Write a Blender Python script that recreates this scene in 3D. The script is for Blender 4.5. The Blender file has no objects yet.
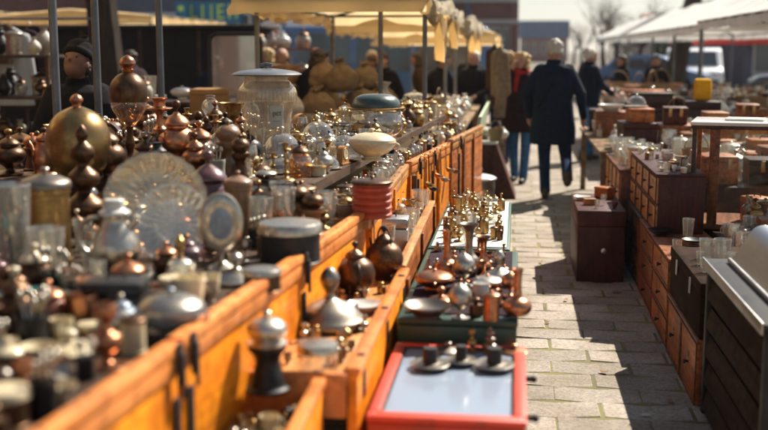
import bpy, bmesh, math, random
from mathutils import Vector, Matrix, Euler
from mathutils import noise as mnoise
R = math.radians
rnd = random.Random(7)
sc = bpy.context.scene
COL = sc.collection

# ------------------------------------------------------------------ camera
F, CX, CY = 1067.0, 384.0, 215.0          # focal length in photo pixels, picture centre
PITCH, YAW, CAMZ = R(8.79), R(7.02), 1.67
cam_d = bpy.data.cameras.new('camera'); cam = bpy.data.objects.new('camera', cam_d); COL.objects.link(cam)
cam.location = (0, 0, CAMZ); cam.rotation_euler = (R(90) - PITCH, 0, YAW)
cam_d.sensor_width = 36; cam_d.lens = 50.0; cam_d.clip_start = .05; cam_d.clip_end = 2000
cam_d.dof.use_dof = True; cam_d.dof.focus_distance = 5.9; cam_d.dof.aperture_fstop = 1.45; cam_d.dof.aperture_blades = 8
sc.camera = cam
CM = Euler((R(90) - PITCH, 0, YAW)).to_matrix()

# ------------------------------------------------------------------ sky, sun, exposure
SUN_AZ, SUN_EL = R(34), R(45)
world = bpy.data.worlds.new('World'); sc.world = world; world.use_nodes = True
wn = world.node_tree; bg = wn.nodes['Background']; sky = wn.nodes.new('ShaderNodeTexSky')
sky.sky_type = 'NISHITA'; sky.sun_disc = False; sky.sun_elevation = SUN_EL; sky.sun_rotation = SUN_AZ
sky.dust_density = .35; sky.air_density = 1.2; sky.ozone_density = 1.5
shs = wn.nodes.new('ShaderNodeHueSaturation'); shs.inputs['Saturation'].default_value = .55; wn.links.new(sky.outputs[0], shs.inputs['Color']); wn.links.new(shs.outputs[0], bg.inputs[0]); bg.inputs[1].default_value = .052
sd = bpy.data.lights.new('sun', 'SUN'); sun = bpy.data.objects.new('sun', sd); COL.objects.link(sun)
sd.energy = 5.0; sd.angle = R(.5); sd.color = (1, .92, .80)
sdir = Vector((math.sin(SUN_AZ) * math.cos(SUN_EL), math.cos(SUN_AZ) * math.cos(SUN_EL), math.sin(SUN_EL)))
sun.rotation_euler = sdir.to_track_quat('Z', 'Y').to_euler(); sun.location = (3, 8, 9)
sc.view_settings.view_transform = 'Standard'; sc.view_settings.look = 'None'
sc.view_settings.exposure = .98; sc.view_settings.gamma = 1; sc.view_settings.use_curve_mapping = False
sc.cycles.max_bounces = 8; sc.cycles.transparent_max_bounces = 16; sc.cycles.glossy_bounces = 4; sc.cycles.diffuse_bounces = 3
sc.cycles.caustics_reflective = False; sc.cycles.caustics_refractive = False; sc.cycles.sample_clamp_indirect = 4
sc.cycles.use_denoising = True

def ray(px, py):
    return CM @ Vector(((px - CX) / F, -(py - CY) / F, -1.0))
def P(px, py, z):
    d = ray(px, py); t = (z - CAMZ) / d.z; return Vector((0, 0, CAMZ)) + d * t
def Q(px, py, Y):
    d = ray(px, py); return Vector((0, 0, CAMZ)) + d * (Y / d.y)
def depth(v): return -(CM.transposed() @ (Vector(v) - Vector((0, 0, CAMZ)))).z
def proj(v):
    c = CM.transposed() @ (Vector(v) - Vector((0, 0, CAMZ))); return (CX + F * c.x / -c.z, CY - F * c.y / -c.z)

# ------------------------------------------------------------------ materials
M = {}
def nmat(name):
    m = bpy.data.materials.new(name); m.use_nodes = True; nt = m.node_tree
    b = nt.nodes['Principled BSDF']; M[name] = m
    return m, nt, b
def rgb(c): return (c[0], c[1], c[2], 1)
def mat(name, col, rough=.5, metal=0., var=.35, scale=9., dark=None, bump=.0, rvar=.15, coat=0., stretch=None, detail=6.):
    """mottled surface: two tones of one colour by noise, roughness by noise, optional bump"""
    m, nt, b = nmat(name); L = nt.links.new
    tc = nt.nodes.new('ShaderNodeTexCoord'); mp = nt.nodes.new('ShaderNodeMapping'); L(tc.outputs['Object'], mp.inputs[0])
    oi = nt.nodes.new('ShaderNodeObjectInfo')
    L(oi.outputs['Random'], mp.inputs['Location'])
    if stretch: mp.inputs['Scale'].default_value = stretch
    n = nt.nodes.new('ShaderNodeTexNoise'); n.inputs['Scale'].default_value = scale; n.inputs['Detail'].default_value = detail; n.inputs['Roughness'].default_value = .65
    L(mp.outputs[0], n.inputs['Vector'])
    rp = nt.nodes.new('ShaderNodeValToRGB'); L(n.outputs[0], rp.inputs[0])
    d = dark or tuple(c * (1 - var) for c in col)
    rp.color_ramp.elements[0].position = .34; rp.color_ramp.elements[0].color = rgb(d)
    rp.color_ramp.elements[1].position = .66; rp.color_ramp.elements[1].color = rgb(col)
    hs = nt.nodes.new('ShaderNodeHueSaturation'); L(rp.outputs[0], hs.inputs['Color'])
    mr = nt.nodes.new('ShaderNodeMapRange'); L(oi.outputs['Random'], mr.inputs[0]); mr.inputs['To Min'].default_value = .78; mr.inputs['To Max'].default_value = 1.18
    L(mr.outputs[0], hs.inputs['Value']); L(hs.outputs[0], b.inputs['Base Color'])
    m2 = nt.nodes.new('ShaderNodeMapRange'); L(n.outputs[0], m2.inputs[0]); m2.inputs['From Min'].default_value = .3; m2.inputs['From Max'].default_value = .7
    m2.inputs['To Min'].default_value = min(1, rough + rvar); m2.inputs['To Max'].default_value = max(.03, rough - rvar * .4); L(m2.outputs[0], b.inputs['Roughness'])
    b.inputs['Metallic'].default_value = metal
    if rough >= .8: b.inputs['Specular IOR Level'].default_value = .12
    b.inputs['Coat Weight'].default_value = coat; b.inputs['Coat Roughness'].default_value = .12
    if bump:
        bp = nt.nodes.new('ShaderNodeBump'); bp.inputs['Strength'].default_value = bump; bp.inputs['Distance'].default_value = .004
        L(n.outputs[0], bp.inputs['Height']); L(bp.outputs[0], b.inputs['Normal'])
    return m
def wear(nt, src, b, col, amt=.3):
    """rubbed edges: patches of another tone along the bevels"""
    L = nt.links.new; ge = nt.nodes.new('ShaderNodeNewGeometry'); tc = nt.nodes.new('ShaderNodeTexCoord'); n = nt.nodes.new('ShaderNodeTexNoise'); n.inputs['Scale'].default_value = 22; n.inputs['Detail'].default_value = 5; L(tc.outputs['Object'], n.inputs['Vector'])
    a = nt.nodes.new('ShaderNodeMapRange'); L(ge.outputs['Pointiness'], a.inputs[0]); a.inputs['From Min'].default_value = .51; a.inputs['From Max'].default_value = .56
    c = nt.nodes.new('ShaderNodeMapRange'); L(n.outputs[0], c.inputs[0]); c.inputs['From Min'].default_value = .52; c.inputs['From Max'].default_value = .66; c.inputs['To Max'].default_value = amt
    m = nt.nodes.new('ShaderNodeMath'); m.operation = 'MULTIPLY'; L(a.outputs[0], m.inputs[0]); L(c.outputs[0], m.inputs[1])
    x = nt.nodes.new('ShaderNodeMix'); x.data_type = 'RGBA'; L(m.outputs[0], x.inputs[0]); L(src, x.inputs[6]); x.inputs[7].default_value = rgb(col); L(x.outputs[2], b.inputs['Base Color'])
def wood(name, c1, c2, rough=.45, coat=.3, axis=1, scale=1.):
    """grain stretched along one object axis, knots and scuffs"""
    m, nt, b = nmat(name); L = nt.links.new
    tc = nt.nodes.new('ShaderNodeTexCoord'); mp = nt.nodes.new('ShaderNodeMapping'); L(tc.outputs['Object'], mp.inputs[0])
    s = [38 * scale] * 3; s[axis] = 2.2 * scale; mp.inputs['Scale'].default_value = s
    oi = nt.nodes.new('ShaderNodeObjectInfo'); L(oi.outputs['Random'], mp.inputs['Location'])
    n = nt.nodes.new('ShaderNodeTexNoise'); n.inputs['Scale'].default_value = 1; n.inputs['Detail'].default_value = 7; n.inputs['Distortion'].default_value = .8
    L(mp.outputs[0], n.inputs['Vector'])
    n2 = nt.nodes.new('ShaderNodeTexNoise'); n2.inputs['Scale'].default_value = 4; n2.inputs['Detail'].default_value = 5; L(tc.outputs['Object'], n2.inputs['Vector'])
    rp = nt.nodes.new('ShaderNodeValToRGB'); L(n.outputs[0], rp.inputs[0])
    rp.color_ramp.elements[0].position = .32; rp.color_ramp.elements[0].color = rgb(c2)
    rp.color_ramp.elements[1].position = .62; rp.color_ramp.elements[1].color = rgb(c1)
    r2 = nt.nodes.new('ShaderNodeValToRGB'); L(n2.outputs[0], r2.inputs[0])
    r2.color_ramp.elements[0].position = .3; r2.color_ramp.elements[0].color = (.50, .43, .38, 1); r2.color_ramp.elements[1].position = .50; r2.color_ramp.elements[1].color = (1, 1, 1, 1)
    mx = nt.nodes.new('ShaderNodeMix'); mx.data_type = 'RGBA'; mx.blend_type = 'MULTIPLY'; mx.inputs[0].default_value = .8
    L(rp.outputs[0], mx.inputs[6]); L(r2.outputs[0], mx.inputs[7])
    hs = nt.nodes.new('ShaderNodeHueSaturation'); L(mx.outputs[2], hs.inputs['Color'])
    mr = nt.nodes.new('ShaderNodeMapRange'); L(oi.outputs['Random'], mr.inputs[0]); mr.inputs['To Min'].default_value = .8; mr.inputs['To Max'].default_value = 1.2
    L(mr.outputs[0], hs.inputs['Value']); L(hs.outputs[0], b.inputs['Base Color'])
    n3 = nt.nodes.new('ShaderNodeTexNoise'); n3.inputs['Scale'].default_value = 1; n3.inputs['Detail'].default_value = 3; mp3 = nt.nodes.new('ShaderNodeMapping'); mp3.inputs['Rotation'].default_value = (.5, .3, .7); mp3.inputs['Scale'].default_value = (9, 120, 60)
    L(tc.outputs['Object'], mp3.inputs[0]); L(mp3.outputs[0], n3.inputs['Vector']); r3 = nt.nodes.new('ShaderNodeValToRGB'); L(n3.outputs[0], r3.inputs[0]); r3.color_ramp.elements[0].position = .66; r3.color_ramp.elements[0].color = (0, 0, 0, 1); r3.color_ramp.elements[1].position = .72; r3.color_ramp.elements[1].color = (.35, .35, .35, 1)
    mz = nt.nodes.new('ShaderNodeMix'); mz.data_type = 'RGBA'; L(r3.outputs[0], mz.inputs[0]); L(hs.outputs[0], mz.inputs[6]); mz.inputs[7].default_value = rgb([c * .3 for c in c2]); wear(nt, mz.outputs[2], b, [c * .35 for c in c2], .48 if c1[0] > .6 else .65)
    b.inputs['Specular IOR Level'].default_value = .25 if rough < .7 else .05; b.inputs['Roughness'].default_value = rough; b.inputs['Coat Weight'].default_value = coat; b.inputs['Coat Roughness'].default_value = .2
    bp = nt.nodes.new('ShaderNodeBump'); bp.inputs['Strength'].default_value = .35; bp.inputs['Distance'].default_value = .002
    L(n.outputs[0], bp.inputs['Height']); L(bp.outputs[0], b.inputs['Normal'])
    return m
def glass(name, tint, gloss=.09, rough=.03, dirt_sheen=.12, film=(.72, .70, .64), glint=(1, 1, 1)):
    """thin clear glass: see-through tint, mirror glints by angle, a film of dust, in one glass of painted cream reflections"""
    m, nt, b = nmat(name); L = nt.links.new; nt.nodes.remove(b)
    out = nt.nodes['Material Output']
    t = nt.nodes.new('ShaderNodeBsdfTransparent'); t.inputs[0].default_value = rgb(tint)
    g = nt.nodes.new('ShaderNodeBsdfGlossy'); g.inputs['Roughness'].default_value = rough; g.inputs[0].default_value = rgb(glint)
    d = nt.nodes.new('ShaderNodeBsdfDiffuse'); d.inputs[0].default_value = rgb(film)
    lw = nt.nodes.new('ShaderNodeLayerWeight'); lw.inputs[0].default_value = .5; fr = nt.nodes.new('ShaderNodeMath'); fr.operation = 'POWER'; fr.inputs[1].default_value = 4; L(lw.outputs['Facing'], fr.inputs[0])
    ad = nt.nodes.new('ShaderNodeMath'); ad.operation = 'ADD'; ad.inputs[1].default_value = gloss + .03; ad.use_clamp = True; L(fr.outputs[0], ad.inputs[0])
    n = nt.nodes.new('ShaderNodeTexNoise'); n.inputs['Scale'].default_value = 6; tc = nt.nodes.new('ShaderNodeTexCoord'); L(tc.outputs['Object'], n.inputs['Vector'])
    ml = nt.nodes.new('ShaderNodeMath'); ml.operation = 'MULTIPLY'; ml.inputs[1].default_value = dirt_sheen * 2; L(n.outputs[0], ml.inputs[0])
    m1 = nt.nodes.new('ShaderNodeMixShader'); L(ml.outputs[0], m1.inputs[0]); L(t.outputs[0], m1.inputs[1]); L(d.outputs[0], m1.inputs[2])
    m2 = nt.nodes.new('ShaderNodeMixShader'); L(ad.outputs[0], m2.inputs[0]); L(m1.outputs[0], m2.inputs[1]); L(g.outputs[0], m2.inputs[2])
    L(m2.outputs[0], out.inputs[0])
    return m
def canvas(name, col, trans=.45):
    m, nt, b = nmat(name); L = nt.links.new; nt.nodes.remove(b); out = nt.nodes['Material Output']
    tc = nt.nodes.new('ShaderNodeTexCoord'); n = nt.nodes.new('ShaderNodeTexNoise'); n.inputs['Scale'].default_value = 2.2; n.inputs['Detail'].default_value = 6; L(tc.outputs['Object'], n.inputs['Vector'])
    rp = nt.nodes.new('ShaderNodeValToRGB'); L(n.outputs[0], rp.inputs[0])
    rp.color_ramp.elements[0].position = .3; rp.color_ramp.elements[0].color = rgb([c * .78 for c in col]); rp.color_ramp.elements[1].position = .6; rp.color_ramp.elements[1].color = rgb(col)
    d = nt.nodes.new('ShaderNodeBsdfDiffuse'); t = nt.nodes.new('ShaderNodeBsdfTranslucent'); L(rp.outputs[0], d.inputs[0]); L(rp.outputs[0], t.inputs[0])
    mx = nt.nodes.new('ShaderNodeMixShader'); mx.inputs[0].default_value = trans; L(d.outputs[0], mx.inputs[1]); L(t.outputs[0], mx.inputs[2]); L(mx.outputs[0], out.inputs[0])
    return m
def brick(name, c1, c2, mortar, scale=1.):
    m, nt, b = nmat(name); L = nt.links.new
    tc = nt.nodes.new('ShaderNodeTexCoord'); sx = nt.nodes.new('ShaderNodeSeparateXYZ'); L(tc.outputs['Object'], sx.inputs[0])
    a = nt.nodes.new('ShaderNodeMath'); a.operation = 'ADD'; L(sx.outputs[0], a.inputs[0]); L(sx.outputs[1], a.inputs[1])
    cb = nt.nodes.new('ShaderNodeCombineXYZ'); L(a.outputs[0], cb.inputs[0]); L(sx.outputs[2], cb.inputs[1])
    bt = nt.nodes.new('ShaderNodeTexBrick'); bt.inputs['Scale'].default_value = 4 * scale; bt.inputs['Color1'].default_value = rgb(c1); bt.inputs['Color2'].default_value = rgb(c2); bt.inputs['Mortar'].default_value = rgb(mortar)
    L(cb.outputs[0], bt.inputs['Vector']); L(bt.outputs[0], b.inputs['Base Color']); b.inputs['Roughness'].default_value = .85
    return m

mat('dark bronze', (.16, .085, .045), .34, .9, .6, 14, rvar=.2, bump=.15)
mat('old brass', (.50, .31, .12), .30, 1, .5, 10, rvar=.22, bump=.1)
mat('aged brass', (.33, .21, .085), .26, 1, .5, 5, rvar=.22, bump=.1)
mat('copper', (.56, .25, .13), .28, 1, .5, 10, rvar=.2, bump=.1)
mat('silver', (.60, .54, .45), .28, 1, .45, 9, rvar=.22, bump=.1)
mat('black iron', (.028, .026, .026), .42, .5, .4, 12, rvar=.2)
mat('plum lacquer', (.15, .06, .065), .28, .1, .5, 10, coat=.5)
mat('brown wood', (.30, .15, .07), .4, 0, .5, 14, coat=.35, stretch=(6, 6, 1))
mat('cream enamel', (.72, .60, .38), .3, 0, .25, 8, coat=.4)
mat('white porcelain', (.80, .78, .72), .22, 0, .18, 7, coat=.5)
mat('dark green enamel', (.035, .07, .065), .3, 0, .4, 8, coat=.4)
mat('teal enamel', (.06, .20, .18), .25, 0, .4, 8, coat=.5)
mat('blue-grey pottery', (.24, .30, .38), .3, .2, .4, 8, coat=.4)
mat('red-brown pottery', (.38, .11, .045), .35, 0, .4, 9, coat=.3)
mat('red lacquer', (.50, .07, .025), .45, 0, .3, 6, coat=.08)
mat('amber', (.70, .30, .05), .2, .2, .4, 8, coat=.4)
mat('grey pewter', (.36, .31, .26), .35, 1, .45, 10, rvar=.2)
glass('clear glass', (.96, .97, .95), .10)
glass('smoky glass', (.72, .72, .68), .14, .04, .16)
glass('amber glass', (.85, .50, .16), .12)
glass('cream reflection glass', (.95, .88, .74), .10, .08, .28, (.85, .74, .54), (1, .90, .75))  # cream reflections on clear glass, put into tint, film and glint colours
glass('frosted glass', (.90, .85, .76), .05, .10, .32, (.74, .64, .50), (1, .93, .82))
glass('pane glass', (.96, .965, .95), -.018, .01, .004)
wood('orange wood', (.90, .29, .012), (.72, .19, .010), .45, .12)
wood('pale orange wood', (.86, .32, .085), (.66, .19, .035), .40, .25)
wood('honey wood', (.62, .30, .10), (.38, .16, .05), .42, .35)
wood('chestnut wood', (.32, .11, .035), (.13, .042, .016), .5, .12)
wood('orange brown wood', (.55, .17, .035), (.25, .07, .018), .5, .12)
wood('dark wood', (.07, .032, .02), (.03, .015, .01), .5, .12)
wood('worn dark wood', (.095, .052, .03), (.035, .02, .013), .55, .08)
wood('oxblood wood', (.10, .027, .018), (.055, .014, .01), .55, .08, axis=2)
wood('weathered slat', (.060, .043, .032), (.032, .022, .017), .8, 0)
wood('trunk brown', (.050, .026, .016), (.024, .013, .009), .8, 0)
wood('planks', (.34, .24, .15), (.20, .13, .08), .7, 0)
mat('red frame', (.70, .065, .028), .5, 0, .25, 5, coat=.08, bump=.1)
wear(M['red frame'].node_tree, M['red frame'].node_tree.nodes['Hue/Saturation/Value'].outputs[0] if 'Hue/Saturation/Value' in M['red frame'].node_tree.nodes else [n_ for n_ in M['red frame'].node_tree.nodes if n_.type == 'HUE_SAT'][0].outputs[0], M['red frame'].node_tree.nodes['Principled BSDF'], (.16, .05, .03), .35)
mat('green paint', (.035, .10, .06), .45, 0, .4, 5, coat=.2, bump=.1)
mat('pale green paint', (.42, .50, .34), .6, 0, .3, 3)
mat('green felt', (.12, .30, .20), .9, 0, .3, 30)
mat('pole steel', (.16, .17, .19), .45, .8, .35, 6)
mat('pole grey', (.24, .23, .22), .5, .6, .35, 6)
mat('black metal', (.022, .02, .02), .5, .3, .3, 10)
mat('steel sheet', (.40, .41, .43), .30, 1, .3, 3, stretch=(1, .2, 1), rvar=.2)
mat('satin steel', (.50, .49, .47), .35, 1, .25, 5)
mat('paper', (.74, .70, .62), .8, 0, .3, 8)
mat('cardboard', (.34, .19, .09), .85, 0, .3, 4)
mat('wicker', (.42, .27, .13), .75, 0, .6, 45, bump=.8)
mat('sack cloth', (.24, .165, .095), .9, 0, .5, 22, bump=.6)
mat('stoneware', (.46, .42, .35), .5, 0, .4, 9)
mat('label paper', (.62, .57, .47), .8, 0, .12, 8)
mat('ink', (.26, .23, .19), .8, 0, .1)
mat('white plastic', (.55, .58, .66), .5, 0, .15)
mat('yellow cloth', (.80, .40, .02), .8, 0, .3)
mat('red cloth', (.55, .04, .03), .8, 0, .3)
mat('interior cloth', (.25, .31, .40), .4, 0, .12, 3, coat=1)
canvas('cream canvas', (.92, .72, .42), .62)
canvas('grey canvas', (.52, .45, .34), .35)
canvas('white canvas', (.86, .85, .82), .25)
mat('dark canvas', (.028, .024, .026), .9, 0, .3)
mat('bark', (.06, .045, .035), .9, 0, .5, 6, bump=1., stretch=(3, 3, .6))
mat('twigs', (.16, .125, .10), .9, 0, .4, 4)
mat('hedge leaves', (.055, .075, .03), .8, 0, .5, 2)
brick('red brick', (.24, .085, .055), (.16, .06, .045), (.26, .22, .19))
brick('brown brick', (.20, .075, .055), (.13, .05, .04), (.17, .12, .11))
mat('slate', (.06, .10, .17), .9, 0, .3, 2)
mat('stucco grey', (.13, .14, .18), .85, 0, .25, 1)
mat('stucco pale', (.42, .42, .42), .85, 0, .2, 1)
mat('window frame', (.58, .57, .54), .6, 0, .15)
mat('window glass', (.05, .065, .08), .08, 0, .3, 1, coat=.5)
mat('sign blue', (.02, .20, .36), .5, 0, .25, 2)
mat('sign yellow', (.55, .75, .10), .5, 0, .1)
mat('car blue', (.06, .14, .30), .3, .2, .15, 2, coat=.6)
mat('car white', (.78, .79, .80), .3, 0, .08, 2, coat=.6)
mat('car dark', (.03, .035, .05), .3, .2, .15, 2, coat=.6)
mat('tyre', (.02, .02, .02), .8)
mat('sign white', (.78, .77, .74), .5, 0, .1)
mat('sign red', (.60, .04, .03), .5, 0, .1)
mat('skin', (.42, .22, .15), .6, 0, .15, 12); M['skin'].node_tree.nodes['Principled BSDF'].inputs['Subsurface Weight'].default_value = .08
mat('navy cloth', (.012, .020, .038), .85, 0, .4, 30, bump=.3)
mat('black cloth', (.014, .013, .017), .85, 0, .4, 30, bump=.3)
mat('plum cloth', (.035, .018, .025), .85, 0, .4, 30, bump=.3)
mat('brown cloth', (.09, .055, .035), .85, 0, .4, 30, bump=.3)
mat('teal cloth', (.03, .14, .22), .85, 0, .4, 30)
mat('tan cloth', (.30, .21, .13), .85, 0, .4, 20, bump=.3)
mat('blue jeans', (.07, .20, .42), .85, 0, .45, 12, bump=.3)
mat('dark jeans', (.022, .045, .11), .85, 0, .45, 12, bump=.3)
mat('brown leather', (.09, .045, .025), .5, 0, .3)
mat('white hair', (.62, .58, .50), .7, 0, .3, 60, bump=.8)
mat('blond hair', (.62, .42, .17), .6, 0, .4, 60, bump=.8)
mat('dark hair', (.05, .03, .02), .6, 0, .4, 60, bump=.8)
mat('shaded skin', (.17, .075, .05), .7, 0, .15, 12)  # skin darkened: the shade on the bowed face is put into the colour
mat('grey enamel', (.15, .16, .175), .35, 0, .2, 5, coat=.3)
mat('eye', (.02, .015, .012), .3)
mat('lips', (.30, .12, .09), .5)

# ------------------------------------------------------------------ mesh builder
class MB:
    def __init__(s): s.v = []; s.f = []
    def add(s, vs, fs):
        o = len(s.v); s.v += [tuple(v) for v in vs]; s.f += [tuple(i + o for i in f) for f in fs]; return s
    def box(s, x0, x1, y0, y1, z0, z1, bev=0.):
        if bev:
            b = min(bev, (x1 - x0) * .45, (y1 - y0) * .45, (z1 - z0) * .45)
            bm = bmesh.new(); bmesh.ops.create_cube(bm, size=1)
            for v in bm.verts: v.co = Vector(((x0 + x1) / 2 + v.co.x * (x1 - x0), (y0 + y1) / 2 + v.co.y * (y1 - y0), (z0 + z1) / 2 + v.co.z * (z1 - z0)))
            bmesh.ops.bevel(bm, geom=bm.edges[:], offset=b, segments=2, affect='EDGES', profile=.5)
            bm.verts.ensure_lookup_table(); s.add([v.co.copy() for v in bm.verts], [[v.index for v in f.verts] for f in bm.faces]); bm.free(); return s
        v = [(x, y, z) for z in (z0, z1) for y in (y0, y1) for x in (x0, x1)]
        return s.add(v, [(0, 2, 3, 1), (4, 5, 7, 6), (0, 1, 5, 4), (2, 6, 7, 3), (0, 4, 6, 2), (1, 3, 7, 5)])
    def lathe(s, prof, seg=24, c=(0, 0, 0), ax=None, cap=True):
        """prof: (radius, height) pairs; ax: optional axis direction"""
        m = Matrix.Translation(c)
        if ax is not None: m = m @ Vector(ax).normalized().to_track_quat('Z', 'Y').to_matrix().to_4x4()
        vs = []; fs = []
        for r, z in prof:
            for i in range(seg):
                a = 2 * math.pi * i / seg; vs.append(m @ Vector((r * math.cos(a), r * math.sin(a), z)))
        n = len(prof)
        for j in range(n - 1):
            for i in range(seg):
                k = (i + 1) % seg; fs.append((j * seg + i, j * seg + k, (j + 1) * seg + k, (j + 1) * seg + i))
        if cap:
            if prof[0][0] > 1e-5: fs.append(tuple(range(seg))[::-1])
            if prof[-1][0] > 1e-5: fs.append(tuple((n - 1) * seg + i for i in range(seg)))
        return s.add(vs, fs)
    def ball(s, c, r, sx=1, sy=1, sz=1, seg=16, ring=10):
        vs = []; fs = []
        pr = [(math.sin(math.pi * j / ring) * r, -math.cos(math.pi * j / ring) * r) for j in range(ring + 1)]
        pr[0] = (1e-4 * r, -r); pr[-1] = (1e-4 * r, r)
        o = len(s.v); s.lathe(pr, seg, (0, 0, 0), cap=True)
        for i in range(o, len(s.v)):
            x, y, z = s.v[i]; s.v[i] = (c[0] + x * sx, c[1] + y * sy, c[2] + z * sz)
        return s
    def tube(s, pts, rad, seg=8, closed=False, cap=True):
        pts = [Vector(p) for p in pts]; n = len(pts)
        if not hasattr(rad, '__len__'): rad = [rad] * n
        vs = []; fs = []; up = Vector((.13, .21, .97))
        for i, p in enumerate(pts):
            a = pts[(i - 1) % n if closed else max(i - 1, 0)]; b = pts[(i + 1) % n if closed else min(i + 1, n - 1)]
            t = (b - a).normalized(); u = up - t * up.dot(t)
            if u.length < 1e-3: u = Vector((1, 0, 0)) - t * t.x
            u.normalize(); up = u; w = t.cross(u)
            for k in range(seg):
                an = 2 * math.pi * k / seg; vs.append(p + (u * math.cos(an) + w * math.sin(an)) * rad[i])
        for i in range(n if closed else n - 1):
            j = (i + 1) % n
            for k in range(seg):
                l = (k + 1) % seg; fs.append((i * seg + k, i * seg + l, j * seg + l, j * seg + k))
        if cap and not closed: fs.append(tuple(range(seg))[::-1]); fs.append(tuple((n - 1) * seg + k for k in range(seg)))
        return s.add(vs, fs)
    def extr(s, poly, y0, y1):
        """closed polygon of (x, z) extruded along y"""
        n = len(poly); vs = [(x, y0, z) for x, z in poly] + [(x, y1, z) for x, z in poly]
        fs = [(i, (i + 1) % n, n + (i + 1) % n, n + i) for i in range(n)] + [tuple(range(n))[::-1], tuple(range(n, 2 * n))]
        return s.add(vs, fs)
    def xf(s, m): s.v = [tuple(m @ Vector(v)) for v in s.v]; return s
    def mesh(s, name, m, smooth=True):
        me = bpy.data.meshes.new(name); me.from_pydata(s.v, [], s.f)
        bm = bmesh.new(); bm.from_mesh(me); bmesh.ops.recalc_face_normals(bm, faces=bm.faces); bm.to_mesh(me); bm.free()
        me.materials.append(M[m] if isinstance(m, str) else m)
        if smooth:
            me.polygons.foreach_set('use_smooth', [True] * len(me.polygons)); me.set_sharp_from_angle(angle=R(42))
        me.update(); return me
    def build(s, name, m, parent=None, loc=None, smooth=True):
        o = bpy.data.objects.new(name, s.mesh(name, m, smooth)); COL.objects.link(o)
        if parent is not None: o.parent = parent; KIDS.setdefault(parent.name, []).append(o)
        if loc is not None: o.location = loc
        return o
KIDS = {}
def tag(o, label, cat, group=None, kind=None):
    if label: o['label'] = label
    if cat: o['category'] = cat
    if group: o['group'] = group
    if kind: o['kind'] = kind
    return o
def thing(name, label, cat, loc=(0, 0, 0), rz=0, group=None):
    o = bpy.data.objects.new(name, None); COL.objects.link(o); o.location = loc; o.rotation_euler = (0, 0, rz); o.empty_display_size = .05
    return tag(o, label, cat, group)
def copy_tree(o, parent=None):
    c = o.copy(); COL.objects.link(c); c.parent = parent
    for ch in KIDS.get(o.name, []):
        d = copy_tree(ch, c); KIDS.setdefault(c.name, []).append(d)
    return c
def smoothprof(p, k=3):
    """Catmull-Rom through (r, z) points"""
    out = []; n = len(p)
    for i in range(n - 1):
        a, b, c, d = p[max(i - 1, 0)], p[i], p[i + 1], p[min(i + 2, n - 1)]
        if b == c: continue
        for j in range(k):
            t = j / k
            out.append(tuple(.5 * ((2 * b[q]) + (c[q] - a[q]) * t + (2 * a[q] - 5 * b[q] + 4 * c[q] - d[q]) * t * t + (3 * b[q] - a[q] - 3 * c[q] + d[q]) * t ** 3) for q in (0, 1)))
    out.append(p[-1]); return [(max(r, .0005), z) for r, z in out]
def remeshed(mb, name, m, parent=None, voxel=.008, smooth=3):
    me = bpy.data.meshes.new('tmp'); me.from_pydata(mb.v, [], mb.f)
    t = bpy.data.objects.new('tmp', me); COL.objects.link(t)
    r = t.modifiers.new('r', 'REMESH'); r.mode = 'VOXEL'; r.voxel_size = voxel; r.use_smooth_shade = True
    if smooth: s = t.modifiers.new('s', 'SMOOTH'); s.iterations = smooth; s.factor = .5
    dg = bpy.context.evaluated_depsgraph_get(); dg.update()
    out = bpy.data.meshes.new_from_object(t.evaluated_get(dg)); out.name = name
    bpy.data.objects.remove(t); bpy.data.meshes.remove(me)
    out.materials.clear(); out.materials.append(M[m])
    out.polygons.foreach_set('use_smooth', [True] * len(out.polygons))
    o = bpy.data.objects.new(name, out); COL.objects.link(o)
    if parent is not None: o.parent = parent; KIDS.setdefault(parent.name, []).append(o)
    return o
# ------------------------------------------------------------------ bric-a-brac library: every kind is built one unit tall
def L_(prof, k=3, seg=24, **kw): return MB().lathe(smoothprof(prof, k), seg, **kw)
def knob(z, r, h): return L_([(0.3 * r, z), (.35 * r, z + .25 * h), (r, z + .55 * h), (.85 * r, z + .85 * h), (0, z + h)], 2, 14)
def arc_handle(x, z0, z1, out, r, n=9, sx=1):
    pts = []
    for i in range(n):
        a = -math.pi / 2 + math.pi * i / (n - 1)
        pts.append((sx * (x + out * math.cos(a)), 0, (z0 + z1) / 2 + (z1 - z0) / 2 * math.sin(a)))
    return MB().tube(pts, r, 7)
def k_urn(m, m2):
    return [('body', L_([(.22, 0), (.24, .03), (.12, .08), (.07, .13), (.12, .19), (.27, .32), (.30, .45), (.24, .56), (.15, .62), (.17, .66), (.20, .67)]), m, None),
            ('lid', L_([(.205, .665), (.19, .70), (.13, .76), (.06, .80), (.045, .83)]), m, None), ('knob', knob(.82, .07, .18), m2, 1)]
def k_samovar(m, m2):
    a = k_urn(m, m2); a += [('handle', arc_handle(.24, .38, .58, .13, .018), m2, None), ('handle', arc_handle(.24, .38, .58, .13, .018, sx=-1), m2, None),
        ('tap', MB().tube([(0, -.26, .28), (0, -.36, .26), (0, -.38, .20)], .022, 7), m2, None)]; return a
def k_teapot(m, m2):
    return [('body', L_([(.22, 0), (.25, .03), (.24, .06), (.40, .20), (.46, .38), (.40, .56), (.27, .66), (.22, .69), (.23, .71)]), m, None),
            ('lid', L_([(.225, .71), (.20, .76), (.10, .82), (.04, .85)]), m, None), ('knob', knob(.84, .07, .16), m2, 1),
            ('spout', MB().tube([(.38, 0, .28), (.52, 0, .34), (.60, 0, .48), (.66, 0, .64), (.70, 0, .68)], [.075, .06, .045, .035, .03], 9), m, None),
            ('handle', arc_handle(.40, .24, .62, .22, .028, sx=-1), m2, None)]
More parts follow.
